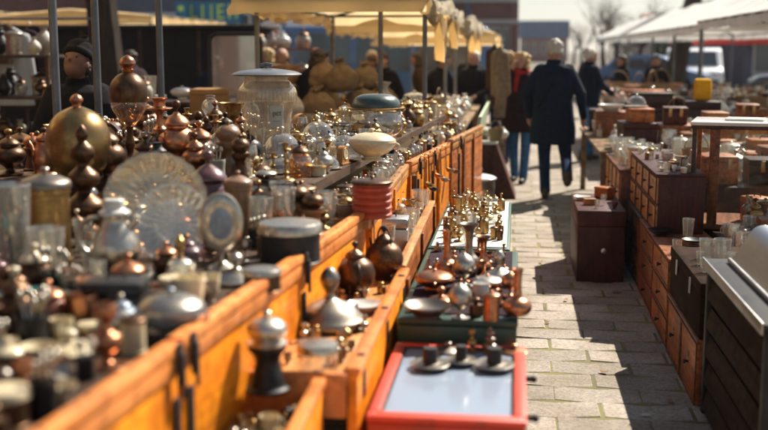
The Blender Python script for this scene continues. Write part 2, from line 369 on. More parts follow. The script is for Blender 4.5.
def k_coffee_pot(m, m2):
    return [('body', L_([(.23, 0), (.25, .03), (.21, .10), (.24, .28), (.22, .48), (.15, .62), (.14, .70), (.17, .73)]), m, None),
            ('lid', L_([(.165, .735), (.15, .79), (.07, .85), (.03, .88)]), m, None), ('knob', knob(.87, .05, .13), m2, 1),
            ('spout', MB().tube([(.20, 0, .30), (.32, 0, .42), (.36, 0, .58), (.44, 0, .68)], [.055, .04, .03, .025], 9), m, None),
            ('handle', arc_handle(.17, .22, .64, .20, .022, sx=-1), m2, None)]
def k_jug(m, m2):
    return [('body', L_([(.20, 0), (.22, .03), (.20, .07), (.30, .26), (.31, .40), (.22, .60), (.155, .72), (.17, .80)]), m, None),
            ('lid', L_([(.20, .80), (.20, .84), (.16, .86), (.13, .89), (.13, .985), (.09, 1)]), m2, None),
            ('handle', arc_handle(.22, .26, .76, .26, .035, sx=-1), m, None), ('spout', MB().tube([(.16, 0, .60), (.25, 0, .72), (.30, 0, .78)], [.07, .05, .03], 9), m, None)]
def k_mill(m, m2):
    return [('body', L_([(.26, 0), (.27, .04), (.22, .07), (.19, .2), (.15, .34), (.17, .44), (.23, .52), (.24, .58)]), m, None),
            ('head', L_([(.25, .585), (.25, .61), (.18, .64), (.24, .72), (.24, .80), (.16, .88), (.07, .91)]), m2, None), ('knob', knob(.90, .06, .10), m2, 1)]
def k_candlestick(m, m2):
    return [('base', L_([(.26, 0), (.27, .03), (.20, .07), (.09, .10), (.05, .16)]), m, None),
            ('stem', L_([(.05, .16), (.10, .22), (.05, .28), (.04, .42), (.09, .50), (.05, .56), (.045, .72), (.06, .78)]), m, None),
            ('socket', L_([(.06, .78), (.15, .82), (.16, .84), (.08, .86), (.085, .97), (.11, 1.)]), m2, None)]
def k_lidded_jar(m, m2):
    return [('body', L_([(.26, 0), (.29, .02), (.36, .22), (.38, .42), (.31, .56), (.26, .62), (.29, .65)]), m, None),
            ('lid', L_([(.30, .655), (.31, .68), (.24, .75), (.12, .81), (.05, .84)]), m2, None), ('knob', knob(.83, .08, .17), m2, 1)]
def k_canister(m, m2):
    return [('body', MB().lathe([(.30, 0), (.32, .02), (.32, .06), (.30, .07), (.30, .72), (.32, .73), (.32, .78)], 26), m, None),
            ('lid', L_([(.34, .785), (.34, .83), (.29, .87), (.12, .92), (.05, .93)]), m2, None), ('knob', knob(.925, .06, .075), m2, 1)]
def k_goblet(m, m2): return [('bowl', L_([(.05, .44), (.20, .52), (.29, .68), (.27, .88), (.25, 1.), (.235, 1.), (.25, .88), (.26, .70), (.16, .56), (0, .52)], cap=False), m, None),
    ('stem', L_([(.22, 0), (.22, .02), (.10, .05), (.04, .10), (.04, .24), (.08, .29), (.04, .34), (.05, .45)]), m, None)]
def k_tumbler(m, m2): return [('self', MB().lathe([(.26, 0), (.33, .92), (.335, .98), (.32, .99), (.305, .92), (.24, .07), (.0005, .05)], 24), m, None)]
def k_bowl(m, m2): return [('self', L_([(.40, 0), (.42, .08), (.38, .14), (.75, .45), (1.0, .92), (1.02, 1.), (.96, .96), (.70, .50), (.3, .25), (0, .2)]), m, None)]
def k_bell(m, m2): return [('bell', L_([(.40, 0), (.42, .02), (.33, .10), (.26, .28), (.22, .42), (.12, .50), (.05, .52)]), m, None),
    ('handle', L_([(.045, .52), (.07, .58), (.05, .64), (.09, .76), (.08, .88), (.03, .94), (.04, .97), (0, 1.)]), m2, None)]
def k_oil_lamp(m, m2): return [('font', L_([(.20, 0), (.21, .02), (.10, .07), (.06, .14), (.16, .22), (.20, .30), (.14, .38), (.08, .41)]), m, None),
    ('burner', MB().lathe([(.08, .41), (.12, .43), (.12, .47), (.15, .48), (.15, .50), (.10, .52)], 20), m2, None),
    ('glass_chimney', L_([(.10, .52), (.13, .58), (.20, .70), (.16, .84), (.10, .90), (.095, .97)], cap=False), 'clear glass', None),
    ('cap', L_([(.11, .965), (.11, .98), (.03, 1.)], 2), m2, None)]
def k_finial(m, m2): return [('self', L_([(.24, 0), (.25, .04), (.14, .08), (.09, .13), (.22, .22), (.22, .30), (.10, .38), (.08, .42), (.17, .48), (.17, .55), (.08, .62), (.07, .66), (.13, .72), (.12, .79), (.05, .85), (.07, .90), (.05, .96), (0, 1.)]), m, None)]
def k_vase(m, m2): return [('self', L_([(.20, 0), (.22, .02), (.20, .06), (.34, .30), (.36, .46), (.26, .66), (.12, .80), (.11, .90), (.19, 1.), (.17, 1.), (.10, .90)]), m, None)]
def k_cloche(m, m2): return [('plate', MB().lathe([(.72, 0), (.95, .05), (.97, .09), (.74, .06), (.0005, .05)], 28), m2, None),
    ('dome', L_([(.78, .07), (.79, .20), (.72, .45), (.52, .68), (.26, .80), (0, .83)], cap=False), m, None), ('knob', knob(.82, .11, .18), m2, 1)]
def k_pot_lid(m, m2): return [('self', L_([(.95, 0), (1.0, .05), (1.0, .12), (.9, .18), (.65, .34), (.25, .46), (.16, .50), (.12, .58), (.26, .74), (.26, .86), (.12, .98), (0, 1.)]), m, None)]
def k_tureen(m, m2): return [('bowl', L_([(.35, 0), (.38, .04), (.28, .12), (.60, .28), (.78, .50), (.80, .58), (.74, .58)]), m, None),
    ('lid', L_([(.79, .585), (.76, .66), (.52, .80), (.22, .86), (.08, .87)]), m2, None), ('knob', knob(.865, .10, .135), m, 1),
    ('handle', arc_handle(.76, .36, .54, .18, .035), m, None), ('handle', arc_handle(.76, .36, .54, .18, .035, sx=-1), m, None)]
def k_plate(m, m2):
    b = L_([(.22, 0), (.24, .03), (.30, .03), (.47, .10), (.50, .12), (.49, .135), (.30, .055), (0, .05)], 2, 96)
    for i, v in enumerate(b.v):
        r_, a_ = math.hypot(v[0], v[1]), math.atan2(v[1], v[0]); q_ = (.006 if r_ > .31 else .003) * math.cos(24 * a_) * (1 if .10 < r_ < .49 else 0); b.v[i] = (v[0] * (1 + (.012 * math.cos(24 * a_) if r_ > .46 else 0)), v[1] * (1 + (.012 * math.cos(24 * a_) if r_ > .46 else 0)), v[2] + q_)
    b.xf(Matrix.Translation((0, 0, .48)) @ Matrix.Rotation(R(74), 4, 'X')); return [('self', b, m, None)]
def k_dish(m, m2): return [('self', L_([(.55, 0), (.58, .15), (.62, .2), (.95, .75), (1.0, 1.), (.93, .88), (.6, .45), (0, .4)], 2, 30), m, None)]
def k_kettle(m, m2):
    a = k_teapot(m, m2)[:4]; pts = [(.34 * math.cos(t), 0, .66 + .32 * math.sin(t)) for t in [math.pi * i / 10 for i in range(11)]]
    return a + [('bail_handle', MB().tube(pts, .022, 7), m2, None)]
def k_bottle(m, m2): return [('body', L_([(.20, 0), (.22, .03), (.22, .50), (.17, .62), (.07, .70), (.065, .88), (.085, .90), (.085, .93)]), m, None), ('stopper', L_([(.06, .93), (.075, .96), (.06, .99), (0, 1.)], 2, 14), m2, None)]
def k_flask(m, m2): return [('self', L_([(.10, 0), (.24, .05), (.33, .18), (.33, .32), (.22, .46), (.10, .54), (.085, .72), (.085, .92), (.14, .98), (.15, 1.), (.12, .99)]), m, None)]
def k_weight(m, m2): return [('self', L_([(.36, 0), (.38, .03), (.38, .52), (.34, .58), (.14, .62), (.12, .70), (.22, .78), (.22, .90), (.14, .98), (0, 1.)], 2), m, None)]
def k_cup(m, m2): return [('cup', L_([(.22, 0), (.24, .05), (.22, .10), (.40, .40), (.44, .80), (.46, 1.), (.43, 1.), (.40, .8), (.3, .4), (0, .2)]), m, None), ('handle', arc_handle(.42, .3, .82, .22, .035), m, None)]
def k_tin(m, m2): return [('body', MB().lathe([(.60, 0), (.62, .04), (.60, .06), (.60, .66), (.62, .68), (.62, .70)], 30), m, None), ('lid', MB().lathe([(.645, .70), (.645, .86), (.60, .92), (.30, .96), (.0005, .97)], 30), m2, None)]
def k_casket(m, m2):
    return [('body', MB().box(-.6, .6, -.42, .42, 0, .62, .03), m, None), ('lid', MB().box(-.63, .63, -.45, .45, .63, .92, .08), m, None), ('clasp', MB().box(-.08, .08, -.475, -.452, .50, .76, .01), m2, None),
            ('handle', MB().tube([(-.2, 0, .91), (-.18, 0, 1.), (.18, 0, 1.), (.2, 0, .91)], .03, 7), m2, None)]
def k_lantern(m, m2): return [('base', MB().lathe([(.26, 0), (.27, .04), (.22, .10), (.24, .14)], 20), m, None), ('glass_globe', L_([(.18, .14), (.25, .30), (.24, .48), (.17, .62)], cap=False), 'clear glass', None),
    ('top', L_([(.20, .62), (.21, .65), (.13, .72), (.10, .80), (.12, .84)]), m, None), ('bail_handle', MB().tube([(.2 * math.cos(t), 0, .80 + .19 * math.sin(t)) for t in [math.pi * i / 8 for i in range(9)]], .014, 6), m2, None)]
def k_cross_cup(m, m2):   # copper ladle-like beaker with a flat round foot
    return [('self', L_([(.30, 0), (.31, .03), (.10, .07), (.06, .16), (.16, .26), (.22, .36), (.20, .50), (.09, .58), (.08, .74), (.16, .80), (.17, .95), (.14, 1.), (.13, .9)]), m, None)]
def k_pan(m, m2):
    return [('pan', L_([(.86, 0), (.94, .12), (1., .8), (1.02, 1.), (.98, .96), (.88, .3), (0, .24)], 2, 30), m, None), ('handle', MB().tube([(.98, 0, .8), (1.4, 0, 1.), (2.0, 0, 1.25)], [.07, .07, .11], 8), m2, None)]
def k_figurine(m, m2):    # small turned figure: base, body, two arms akimbo, head
    b = L_([(.24, 0), (.25, .05), (.16, .10), (.20, .22), (.15, .42), (.19, .58), (.16, .68), (.06, .73), (.10, .80), (.11, .88), (.07, .96), (0, 1.)])
    for s in (-1, 1): b.tube([(s * .16, 0, .64), (s * .28, 0, .52), (s * .17, 0, .40)], [.05, .045, .035], 8)
    return [('self', b, m, None)]
KINDS_ = dict(urn=k_urn, samovar=k_samovar, teapot=k_teapot, coffee_pot=k_coffee_pot, jug=k_jug, pepper_mill=k_mill, candlestick=k_candlestick, lidded_jar=k_lidded_jar,
    canister=k_canister, goblet=k_goblet, tumbler=k_tumbler, bowl=k_bowl, hand_bell=k_bell, oil_lamp=k_oil_lamp, finial=k_finial, vase=k_vase, cloche=k_cloche, pot_lid=k_pot_lid,
    tureen=k_tureen, display_plate=k_plate, dish=k_dish, kettle=k_kettle, bottle=k_bottle, flask=k_flask, scale_weight=k_weight, cup=k_cup, tin=k_tin, casket=k_casket, lantern=k_lantern,
    beaker=k_cross_cup, frying_pan=k_pan, figurine=k_figurine)
CATS = dict(urn='urn', samovar='samovar', teapot='teapot', coffee_pot='coffee pot', jug='jug', pepper_mill='pepper mill', candlestick='candlestick', lidded_jar='jar', canister='canister',
    goblet='goblet', tumbler='glass', bowl='bowl', hand_bell='bell', oil_lamp='oil lamp', finial='finial', vase='vase', cloche='cloche', pot_lid='lid', tureen='tureen', display_plate='plate',
    dish='dish', kettle='kettle', bottle='bottle', flask='flask', scale_weight='weight', cup='cup', tin='tin', casket='casket', lantern='lantern', beaker='beaker', frying_pan='pan', figurine='figurine')
RAD = dict(urn=.30, samovar=.36, teapot=.50, coffee_pot=.30, jug=.36, pepper_mill=.27, candlestick=.27, lidded_jar=.38, canister=.34, goblet=.29, tumbler=.33, bowl=1.0, hand_bell=.42, oil_lamp=.21,
    finial=.25, vase=.36, cloche=.95, pot_lid=1.0, tureen=.85, display_plate=.5, dish=1.0, kettle=.5, bottle=.22, flask=.33, scale_weight=.38, cup=.5, tin=.64, casket=.6, lantern=.27, beaker=.31, frying_pan=1.2, figurine=.26)
PROTO = {}; ITEMS = []   # ITEMS: (obj, loc, radius, kind, material words, ref or None)
def make(kind, m, m2):
    key = (kind, m, m2)
    if key in PROTO: return copy_tree(PROTO[key])
    parts = KINDS_[kind](m, m2)
    if parts[0][0] == 'self': o = parts[0][1].build(kind, parts[0][2])
    else:
        o = bpy.data.objects.new(kind, None); COL.objects.link(o); o.empty_display_size = .05; made = []
        for nm, mb, mm, par in parts: made.append(mb.build(nm, mm, o if par is None else made[par]))
    PROTO[key] = o; return o
def put(kind, m, loc, h, label=None, m2=None, w=1., rz=None, ref=None, cat=None, group=None, tilt=None, rad=None):
    o = make(kind, m, m2 or m)
    for k_ in ('label', 'category', 'group'):
        if k_ in o: del o[k_]
    o.location = loc; o.scale = (h * w, h * w, h)
    o.rotation_euler = (tilt[0] if tilt else 0, tilt[1] if tilt else 0, rnd.uniform(0, 6.28) if rz is None else rz)
    r = (rad if rad is not None else RAD[kind] * h * w)
    ITEMS.append([o, Vector(loc), r, kind, m, ref, h, w])
    tag(o, label, cat or CATS[kind], group)
    return o
def pput(kind, m, px, py, hpx, z, label=None, **kw):
    """stands on the level z, its foot at photo point (px, py), hpx photo pixels tall"""
    p = P(px, py, z); return put(kind, m, p, hpx * depth(p) / F, label, **kw)
# filling a table region with unlabelled goods; labels are written afterwards from what stands beside each
def clear(x, y, r, z, slack=.82):
    for it in ITEMS:
        if abs(it[1].z - z) < .2 and (it[1].x - x) ** 2 + (it[1].y - y) ** 2 < (slack * (it[2] + r)) ** 2: return False
    return True
def fill(n, xr, yr, z, choices, hr, slack=.82, tries=40, wr=(.85, 1.15), keep=None):
    done = 0
    for _ in range(n * tries):
        if done >= n: break
        y = rnd.uniform(*yr); x0, x1 = (xr(y) if callable(xr) else xr); x = rnd.uniform(x0, x1)
        ch = rnd.choices(choices, [c[3] for c in choices])[0]; kind, m, m2 = ch[:3]; h = rnd.uniform(*hr) * (ch[4] if len(ch) > 4 else 1); w = rnd.uniform(*wr)
        r = RAD[kind] * h * w
        if x - r < x0 or x + r > x1: continue
        if not clear(x, y, r, z, slack): continue
        px, py = proj((x, y, z + h))
        if px < -12 or px > 780 or proj((x, y, z + h))[1] > 440: continue
        if keep and not keep(px, py): continue
        put(kind, m, (x, y, z), h, None, m2, w); done += 1
    return done
SIZEW = {}
def auto_labels():
    refs = [i for i in ITEMS if i[5]]; used = {o.get('label') for o in bpy.data.objects if o.get('label')}
    nice = dict(finial='turned finial', display_plate='upright plate', pot_lid='knobbed pot lid', lidded_jar='lidded jar', hand_bell='hand bell', scale_weight='scale weight', cloche='domed dish cover',
                coffee_pot='coffee pot', oil_lamp='oil lamp', pepper_mill='pepper mill', tumbler='straight tumbler', beaker='footed beaker', frying_pan='frying pan', casket='little casket', tin='round tin')
    words = {'smoky glass': 'smoky glass', 'cream enamel': 'cream enamel', 'brown wood': 'turned brown wood'}
    for it in ITEMS:
        o = it[0]
        if o.get('label'): continue
        a = proj(it[1]); kd = words.get(it[4], it[4]) + ' ' + nice.get(it[3], it[3].replace('_', ' '))
        near = sorted(refs, key=lambda r: (r[1] - it[1]).length)[:7]; ok = None
        def rel(r):
            b = proj(r[1]); dx, dy = a[0] - b[0], a[1] - b[1]
            if abs(dx) > 1.3 * abs(dy): return 'left of' if dx < 0 else 'right of'
            if abs(dy) > 1.3 * abs(dx): return 'behind' if dy < 0 else 'in front of'
            return ('behind and left of' if dx < 0 else 'behind and right of') if dy < 0 else ('in front and left of' if dx < 0 else 'in front and right of')
        size = 'tall ' if it[6] > .2 else ('small ' if it[6] < .09 else '')
        cands = []
        for r in near:
            cands.append(f'{size}{kd} {rel(r)} {r[5]}')
        for r in near:
            cands.append(f'{size}{kd} some way {rel(r)} {r[5]}')
        for i, r in enumerate(near[:5]):
            for q in near[:5]:
                if q is not r: cands.append(f'{kd} {rel(r)} {r[5]}, nearer than {q[5]}' if (it[1] - r[1]).length < (it[1] - q[1]).length else f'{kd} {rel(q)} {q[5]}')
        for c in cands:
            if c not in used and len(c.replace(',', '').split()) <= 16: ok = c; break
        if not ok:
            base = cands[0]; n = 2
            o['group'] = 'small bric-a-brac'
            ordn = ['', '', 'second', 'third', 'fourth', 'fifth', 'sixth', 'seventh', 'eighth', 'ninth']
            while n < 9 and f'{ordn[n]} {base}' in used: n += 1
            ok = f'{ordn[min(n, 9)]} {base}'
        used.add(ok); o['label'] = ok
    for it in ITEMS:
        if not it[0].get('group'): it[0]['group'] = {'l': 'goods on the left stall', 'r': 'goods on the right stall'}['l' if it[1].x < .2 else 'r']
# ------------------------------------------------------------------ furniture helpers
def crate(name, label, cat, x0, x1, y0, y1, z0, z1, m, lid=True, rz=0, group=None, trim='black metal', latch='left'):
    """wooden box or trunk: body, lid with an overhang, latches on the side given"""
    cx, cy = (x0 + x1) / 2, (y0 + y1) / 2; a, b, h = (x1 - x0) / 2, (y1 - y0) / 2, z1 - z0
    t = thing(name, label, cat, (cx, cy, z0), rz, group); s = h * (.78 if lid else 1)
    MB().box(-a + .004, a - .004, -b + .004, b - .004, 0, s - .002, .004).build('body', m, t)
    if lid:
        MB().box(-a, a, -b, b, s, h, .008).build('lid', m, t)
        if latch:
            for k in (-.45, .45):
                if latch == 'left': MB().box(-a - .008, -a + .002, b * k - .015, b * k + .015, s - .05, s + .03, .003).build('latch', trim, t)
                else: MB().box(a * k - .015, a * k + .015, -b - .008, -b + .002, s - .05, s + .03, .003).build('latch', trim, t)
    return t
def drawers(name, label, x0, x1, y0, y1, z0, z1, rows, cols, m, mf, rz=0, group=None, knobm='black metal', face='left'):
    """chest whose drawer fronts look at the aisle (-X)"""
    cx, cy = (x0 + x1) / 2, (y0 + y1) / 2; a, b, h = (x1 - x0) / 2, (y1 - y0) / 2, z1 - z0
    t = thing(name, label, 'drawer cabinet', (cx, cy, z0), rz, group)
    c = MB().box(-a + .012, a, -b, b, 0, h, .003); c.build('carcass', m, t)
    MB().box(-a - .006, a + .006, -b - .006, b + .006, h + .001, h + .016, .004).build('top', m, t)
    g = .008; dy = 2 * b / cols; dz = h / rows
    for i in range(cols):
        for j in range(rows):
            ya, yb = -b + i * dy + g, -b + (i + 1) * dy - g; za, zb = j * dz + g, (j + 1) * dz - g
            d = MB().box(-a, -a + .014, ya, yb, za, zb, .003).build('drawer_front', mf, t)
            MB().lathe([(.006, 0), (.006, .010), (.013, .016), (.010, .024), (.0005, .026)], 12, (-a, (ya + yb) / 2, (za + zb) / 2), (-1, 0, 0)).build('knob', knobm, d)
            MB().box(-a - .0035, -a - .0005, (ya + yb) / 2 - .008, (ya + yb) / 2 + .008, (za + zb) / 2 + .025, (za + zb) / 2 + .055, .001).build('keyhole_plate', 'aged brass', d)
            e_ = MB()
            for q0, q1, q2, q3 in ((ya, yb, za, za + .008), (ya, yb, zb - .008, zb), (ya, ya + .008, za + .0085, zb - .0085), (yb - .008, yb, za + .0085, zb - .0085)): e_.box(-a - .006, -a - .0005, q0, q1, q2, q3)
            e_.build('moulding', m, d, smooth=False)
    return t
def k_ball_stand(m, m2): return [('self', L_([(.26, 0), (.27, .03), (.13, .06), (.05, .12), (.06, .24), (.18, .32), (.31, .46), (.34, .60), (.30, .76), (.17, .90), (.06, .95), (.05, .98), (0, 1.)]), m, None)]
def k_trumpet(m, m2): return [('self', L_([(.18, 0), (.19, .02), (.22, .10), (.22, .22), (.12, .34), (.085, .50), (.09, .70), (.12, .88), (.22, 1.), (.19, .99), (.10, .88)]), m, None)]
def k_long_flask(m, m2): return [('self', L_([(.08, 0), (.20, .03), (.29, .13), (.30, .24), (.22, .35), (.11, .42), (.085, .60), (.09, .85), (.12, 1.), (.10, .99)]), m, None)]
def k_capped_disc(m, m2): return [('disc', MB().lathe(smoothprof([(.55, 0), (.9, .12), (1.0, .2), (.98, .28), (.6, .26), (.4, .30)], 2), 30), m, None), ('cap', MB().lathe([(.38, .30), (.38, .95), (.34, 1.), (.0005, 1.)], 22), m2, None)]
def k_round_lamp(m, m2):  # round-bodied table mirror lamp: drum on edge over a foot
    return [('foot', L_([(.30, 0), (.31, .04), (.20, .09), (.07, .14), (.07, .26)]), m, None),
            ('drum', MB().lathe([(.30, -.12), (.36, -.13), (.38, -.06), (.38, .08), (.34, .12), (.28, .13), (.27, .10)], 30, (0, 0, .62), (0, -1, 0)), m, None),
            ('glass_face', MB().lathe([(.28, .085), (.20, .10), (.0005, .11)], 26, (0, 0, .62), (0, -1, 0)), m2, None)]
for k_, f_, c_, r_ in (('ball_stand', k_ball_stand, 'stand', .34), ('trumpet_vase', k_trumpet, 'vase', .22), ('long_necked_flask', k_long_flask, 'flask', .3), ('capped_disc', k_capped_disc, 'disc', 1.), ('round_lamp', k_round_lamp, 'lamp', .38)):
    KINDS_[k_] = f_; CATS[k_] = c_; RAD[k_] = r_
def k_globe(m, m2): return [('body', L_([(.16, 0), (.18, .02), (.12, .05), (.22, .08), (.36, .22), (.415, .42), (.38, .62), (.26, .77), (.10, .845), (.05, .855)], 4, 36), m, None), ('knob', L_([(.06, .85), (.05, .88), (.085, .925), (.06, .97), (0, 1.)], 2, 14), m2, None)]
def k_globe_lamp(m, m2): return [('foot', L_([(.15, 0), (.16, .02), (.07, .06), (.03, .12), (.05, .20), (.03, .28), (.04, .36)]), m, None),
    ('amber_font', L_([(.04, .36), (.10, .42), (.165, .52), (.175, .58)]), 'amber glass', None), ('dome', L_([(.178, .58), (.185, .66), (.165, .75), (.10, .82), (.05, .84)]), m, None),
    ('cap', L_([(.05, .84), (.06, .87), (.045, .88), (.08, .92), (.06, .97), (0, 1.)], 2, 16), m2, None)]
def jar_text():
    g = MB()
    for s_, sz, zz in (('pct', .085, .48), ('- - -', .05, .40)):
        me = text_mesh(s_, sz, .003); M_ = Matrix.Rotation(.71, 4, 'Z') @ Matrix.Translation((0, -.318, zz)) @ Matrix.Rotation(R(90), 4, 'X')
        g.add([M_ @ v.co for v in me.vertices], [list(p.vertices) for p in me.polygons]); bpy.data.meshes.remove(me)
    return g
def k_storage_jar(m, m2):
    b = MB().lathe(smoothprof([(.235, 0), (.245, .02), (.255, .2), (.275, .4), (.305, .58)], 3) + [(.34, .585), (.345, .60), (.345, .70), (.33, .735)] + smoothprof([(.325, .74), (.27, .80), (.255, .815), (.26, .86)], 3), 40, cap=False)
    r = MB()
    for i in range(46): a = 6.283 * i / 46; r.tube([(.342 * math.cos(a), .342 * math.sin(a), .605), (.342 * math.cos(a), .342 * math.sin(a), .69)], .009, 5)
    lb = MB(); lb.add([(.31 * math.sin(u), -.305 * math.cos(u) - d, z) for d in (0, .006) for z in (.33, .56) for u in (.45, .62, .80, .97)], [(0, 1, 5, 4), (1, 2, 6, 5), (2, 3, 7, 6), (8, 12, 13, 9), (9, 13, 14, 10), (10, 14, 15, 11), (0, 8, 9, 1), (1, 9, 10, 2), (2, 10, 11, 3), (4, 5, 13, 12), (5, 6, 14, 13), (6, 7, 15, 14), (0, 4, 12, 8), (3, 11, 15, 7)])
    return [('body', b, m, None), ('ribbed_band', r, m, None), ('base_plate', L_([(.24, .0), (.25, .012), (.23, .02)], 1, 30), m, None), ('lid', L_([(.36, .865), (.40, .875), (.40, .885), (.32, .915), (.12, .94), (.03, .945)], 3, 36), m2, None),
            ('knob', MB().tube([(0, 0, .94), (0, 0, .97)], .025, 8).tube([(-.07, 0, .975), (0, 0, .99), (.07, 0, .975)], .02, 8), m2, 3), ('price_label', lb, 'label paper', None), ('price_writing', jar_text(), 'ink', 5)]
def k_glass_bowl(m, m2): return [('bowl', L_([(.40, 0), (.45, .03), (.60, .22), (.64, .42), (.58, .60), (.60, .66)], cap=False), m, None), ('gold_rim', MB().lathe([(.60, .66), (.68, .67), (.69, .70), (.60, .71), (.59, .68)], 34, cap=False), 'old brass', None),
    ('lid', L_([(.58, .712), (.57, .80), (.48, .92), (.30, .99), (0, 1.)], 3, 30), m2, None)]
def k_ridged_tin(m, m2):
    p = []
    for i in range(5): z = i * .16; p += [(.56, z), (.60, z + .03), (.60, z + .09), (.55, z + .13)]
    return [('body', MB().lathe(p + [(.55, .80)], 34), m, None), ('lid', L_([(.61, .805), (.62, .86), (.5, .90), (.2, .92)], 2, 34), m2, None), ('knob', knob(.915, .08, .085), m2, 1)]
def k_sack(m, m2):
    b = L_([(.34, 0), (.50, .05), (.62, .22), (.60, .45), (.50, .66), (.30, .80), (.12, .86), (.10, .90), (.20, 1.), (.12, .98), (0, .92)], 4, 40); s_ = rnd.uniform(0, 50)
    for i, v in enumerate(b.v):
        v = Vector(v); q = mnoise.fractal(v * 2.6 + Vector((s_, 0, 0)), 1, 2, 4) * .13 + .035 * math.sin(9 * math.atan2(v.y, v.x) + s_) * max(0, v.z - .3)
        b.v[i] = tuple(v * (1 + q))
    return [('self', b, m, None)]
def k_woven_basket(m, m2):
    p = [(.50 + .24 * math.sin(1.57 * i / 12) + (.016 if i % 2 else -.016), .45 * i / 12) for i in range(13)]
    return [('body', MB().lathe([(.0005, 0)] + p + [(.70, .47), (.62, .25), (.48, .06), (.0005, .04)], 40), m, None), ('rim', MB().tube([(.73 * math.cos(a), .73 * math.sin(a), .46 + .012 * (k % 2)) for k, a in enumerate([6.283 * i / 44 for i in range(44)])], .045, 7, closed=True), m2, None)]
def k_coffee_grinder(m, m2):
    return [('box', MB().box(-.32, .32, -.32, .32, .03, .46, .02).box(-.37, .37, -.37, .37, 0, .035, .012).box(-.36, .36, -.36, .36, .455, .495, .012), m, None), ('drawer', MB().box(-.22, .22, -.345, -.322, .08, .26, .008).ball((0, -.37, .17), .035), m, None),
            ('dome', L_([(.27, .495), (.28, .53), (.25, .64), (.16, .73), (.05, .76), (.04, .82)]), m2, None), ('crank', MB().tube([(0, 0, .80), (0, 0, .84), (.14, 0, .87), (.36, 0, .86), (.40, 0, .88)], .022, 7).ball((.40, 0, .94), .06), m2, None)]
def k_mantel_clock(m, m2):
    b = MB().box(-.48, .48, -.20, .20, 0, .09, .015); pl = [(-.38, .09)] + [(-.38 * math.cos(t), .55 + .38 * math.sin(t)) for t in [math.pi * i / 14 for i in range(15)]] + [(.38, .09)]
    b.extr(pl, -.15, .15); h = MB().box(-.012, .012, -.172, -.166, .55, .74).box(-.012, .14, -.172, -.166, .54, .56)
    return [('case', b, m, None), ('dial', MB().lathe([(.27, 0), (.27, .012), (.0005, .014)], 28, (0, -.151, .55), (0, -1, 0)), 'cream enamel', None), ('bezel', MB().tube([(.28 * math.cos(t), -.157, .55 + .28 * math.sin(t)) for t in [6.283 * i / 24 for i in range(24)]], .022, 6, closed=True), m2, None), ('hands', h, 'black metal', None)]
def k_trophy(m, m2): return [('cup', L_([(.10, .30), (.05, .36), (.16, .44), (.27, .60), (.29, .80), (.33, .98), (.36, 1.), (.31, .97), (.26, .8)], 3), m, None), ('plinth', MB().lathe([(.26, 0), (.26, .10), (.20, .13), (.20, .20), (.11, .24), (.10, .30)], 22), m2, None),
    ('handle', arc_handle(.28, .52, .88, .16, .025), m, None), ('handle', arc_handle(.28, .52, .88, .16, .025, sx=-1), m, None)]
def k_flat_iron(m, m2):
    pl = [(-.5, -.28), (.2, -.30), (.48, -.16), (.68, 0), (.48, .16), (.2, .30), (-.5, .28)]; b = MB(); n = len(pl)
    for z0, z1, q in ((0, .22, 1), (.221, .34, .88)): b.add([(x * q, y * q, z0) for x, y in pl] + [(x * q, y * q, z1) for x, y in pl], [(i, (i + 1) % n, n + (i + 1) % n, n + i) for i in range(n)] + [tuple(range(n))[::-1], tuple(range(n, 2 * n))])
    return [('sole', b, m, None), ('handle', MB().tube([(-.34, 0, .34), (-.34, 0, .80), (-.22, 0, .92), (.22, 0, .92), (.30, 0, .80), (.34, 0, .34)], [.04, .04, .07, .07, .04, .04], 9), m2, None)]
def k_spoon_jar(m, m2):
    sp = MB(); q = random.Random(5)
    for i in range(9):
        a = q.uniform(0, 6.28); l = q.uniform(.8, .95); x, y = math.cos(a), math.sin(a); sp.tube([(x * .05, y * .05, .1), (x * .16, y * .16, .5), (x * .26, y * .26, l)], .018, 5).ball((x * .27, y * .27, l + .03), .065, .9, .9, 1.5, 10, 6)
    return [('jar', L_([(.24, 0), (.26, .04), (.25, .3), (.27, .56), (.25, .57), (.23, .3), (0, .06)]), m, None), ('spoons', sp, m2, None)]
def k_balance(m, m2):
    b = MB().box(-.5, .5, -.16, .16, 0, .10, .02); b.tube([(0, 0, .10), (0, 0, .80)], [.06, .035], 10).ball((0, 0, .82), .05); p = MB()
    for s in (-1, 1): p.lathe([(.02, .42), (.20, .46), (.24, .52), (.22, .51), (.0005, .45)], 18, (s * .52, 0, 0)); p.tube([(s * .52, 0, .80), (s * .52 + .2, 0, .51)], .008, 4).tube([(s * .52, 0, .80), (s * .52 - .2, 0, .51)], .008, 4)
    return [('stand', b, m, None), ('beam', MB().tube([(-.54, 0, .80), (0, 0, .84), (.54, 0, .80)], [.015, .03, .015], 8), m2, None), ('pans', p, m2, None)]
def k_book_stack(m, m2):
    a = MB(); c = MB(); q = random.Random(9); z = 0
    for i in range(5):
        h = q.uniform(.14, .24); w, d, t = q.uniform(.34, .44), q.uniform(.48, .60), q.uniform(-.2, .2); M_ = Matrix.Rotation(t, 4, 'Z')
        a.add(*(lambda g: ([M_ @ Vector(v) for v in g.v], g.f))(MB().box(-w, w, -d, d, z, z + .025).box(-w, w, -d, d, z + h - .025, z + h).box(-w - .001, -w + .03, -d, d, z + .0251, z + h - .0251)))
        c.add(*(lambda g: ([M_ @ Vector(v) for v in g.v], g.f))(MB().box(-w + .031, w - .02, -d + .02, d - .02, z + .026, z + h - .026))); z += h + .003
    f = 1 / z; return [('covers', a.xf(Matrix.Scale(f, 4)), m, None), ('pages', c.xf(Matrix.Scale(f, 4)), 'paper', None)]
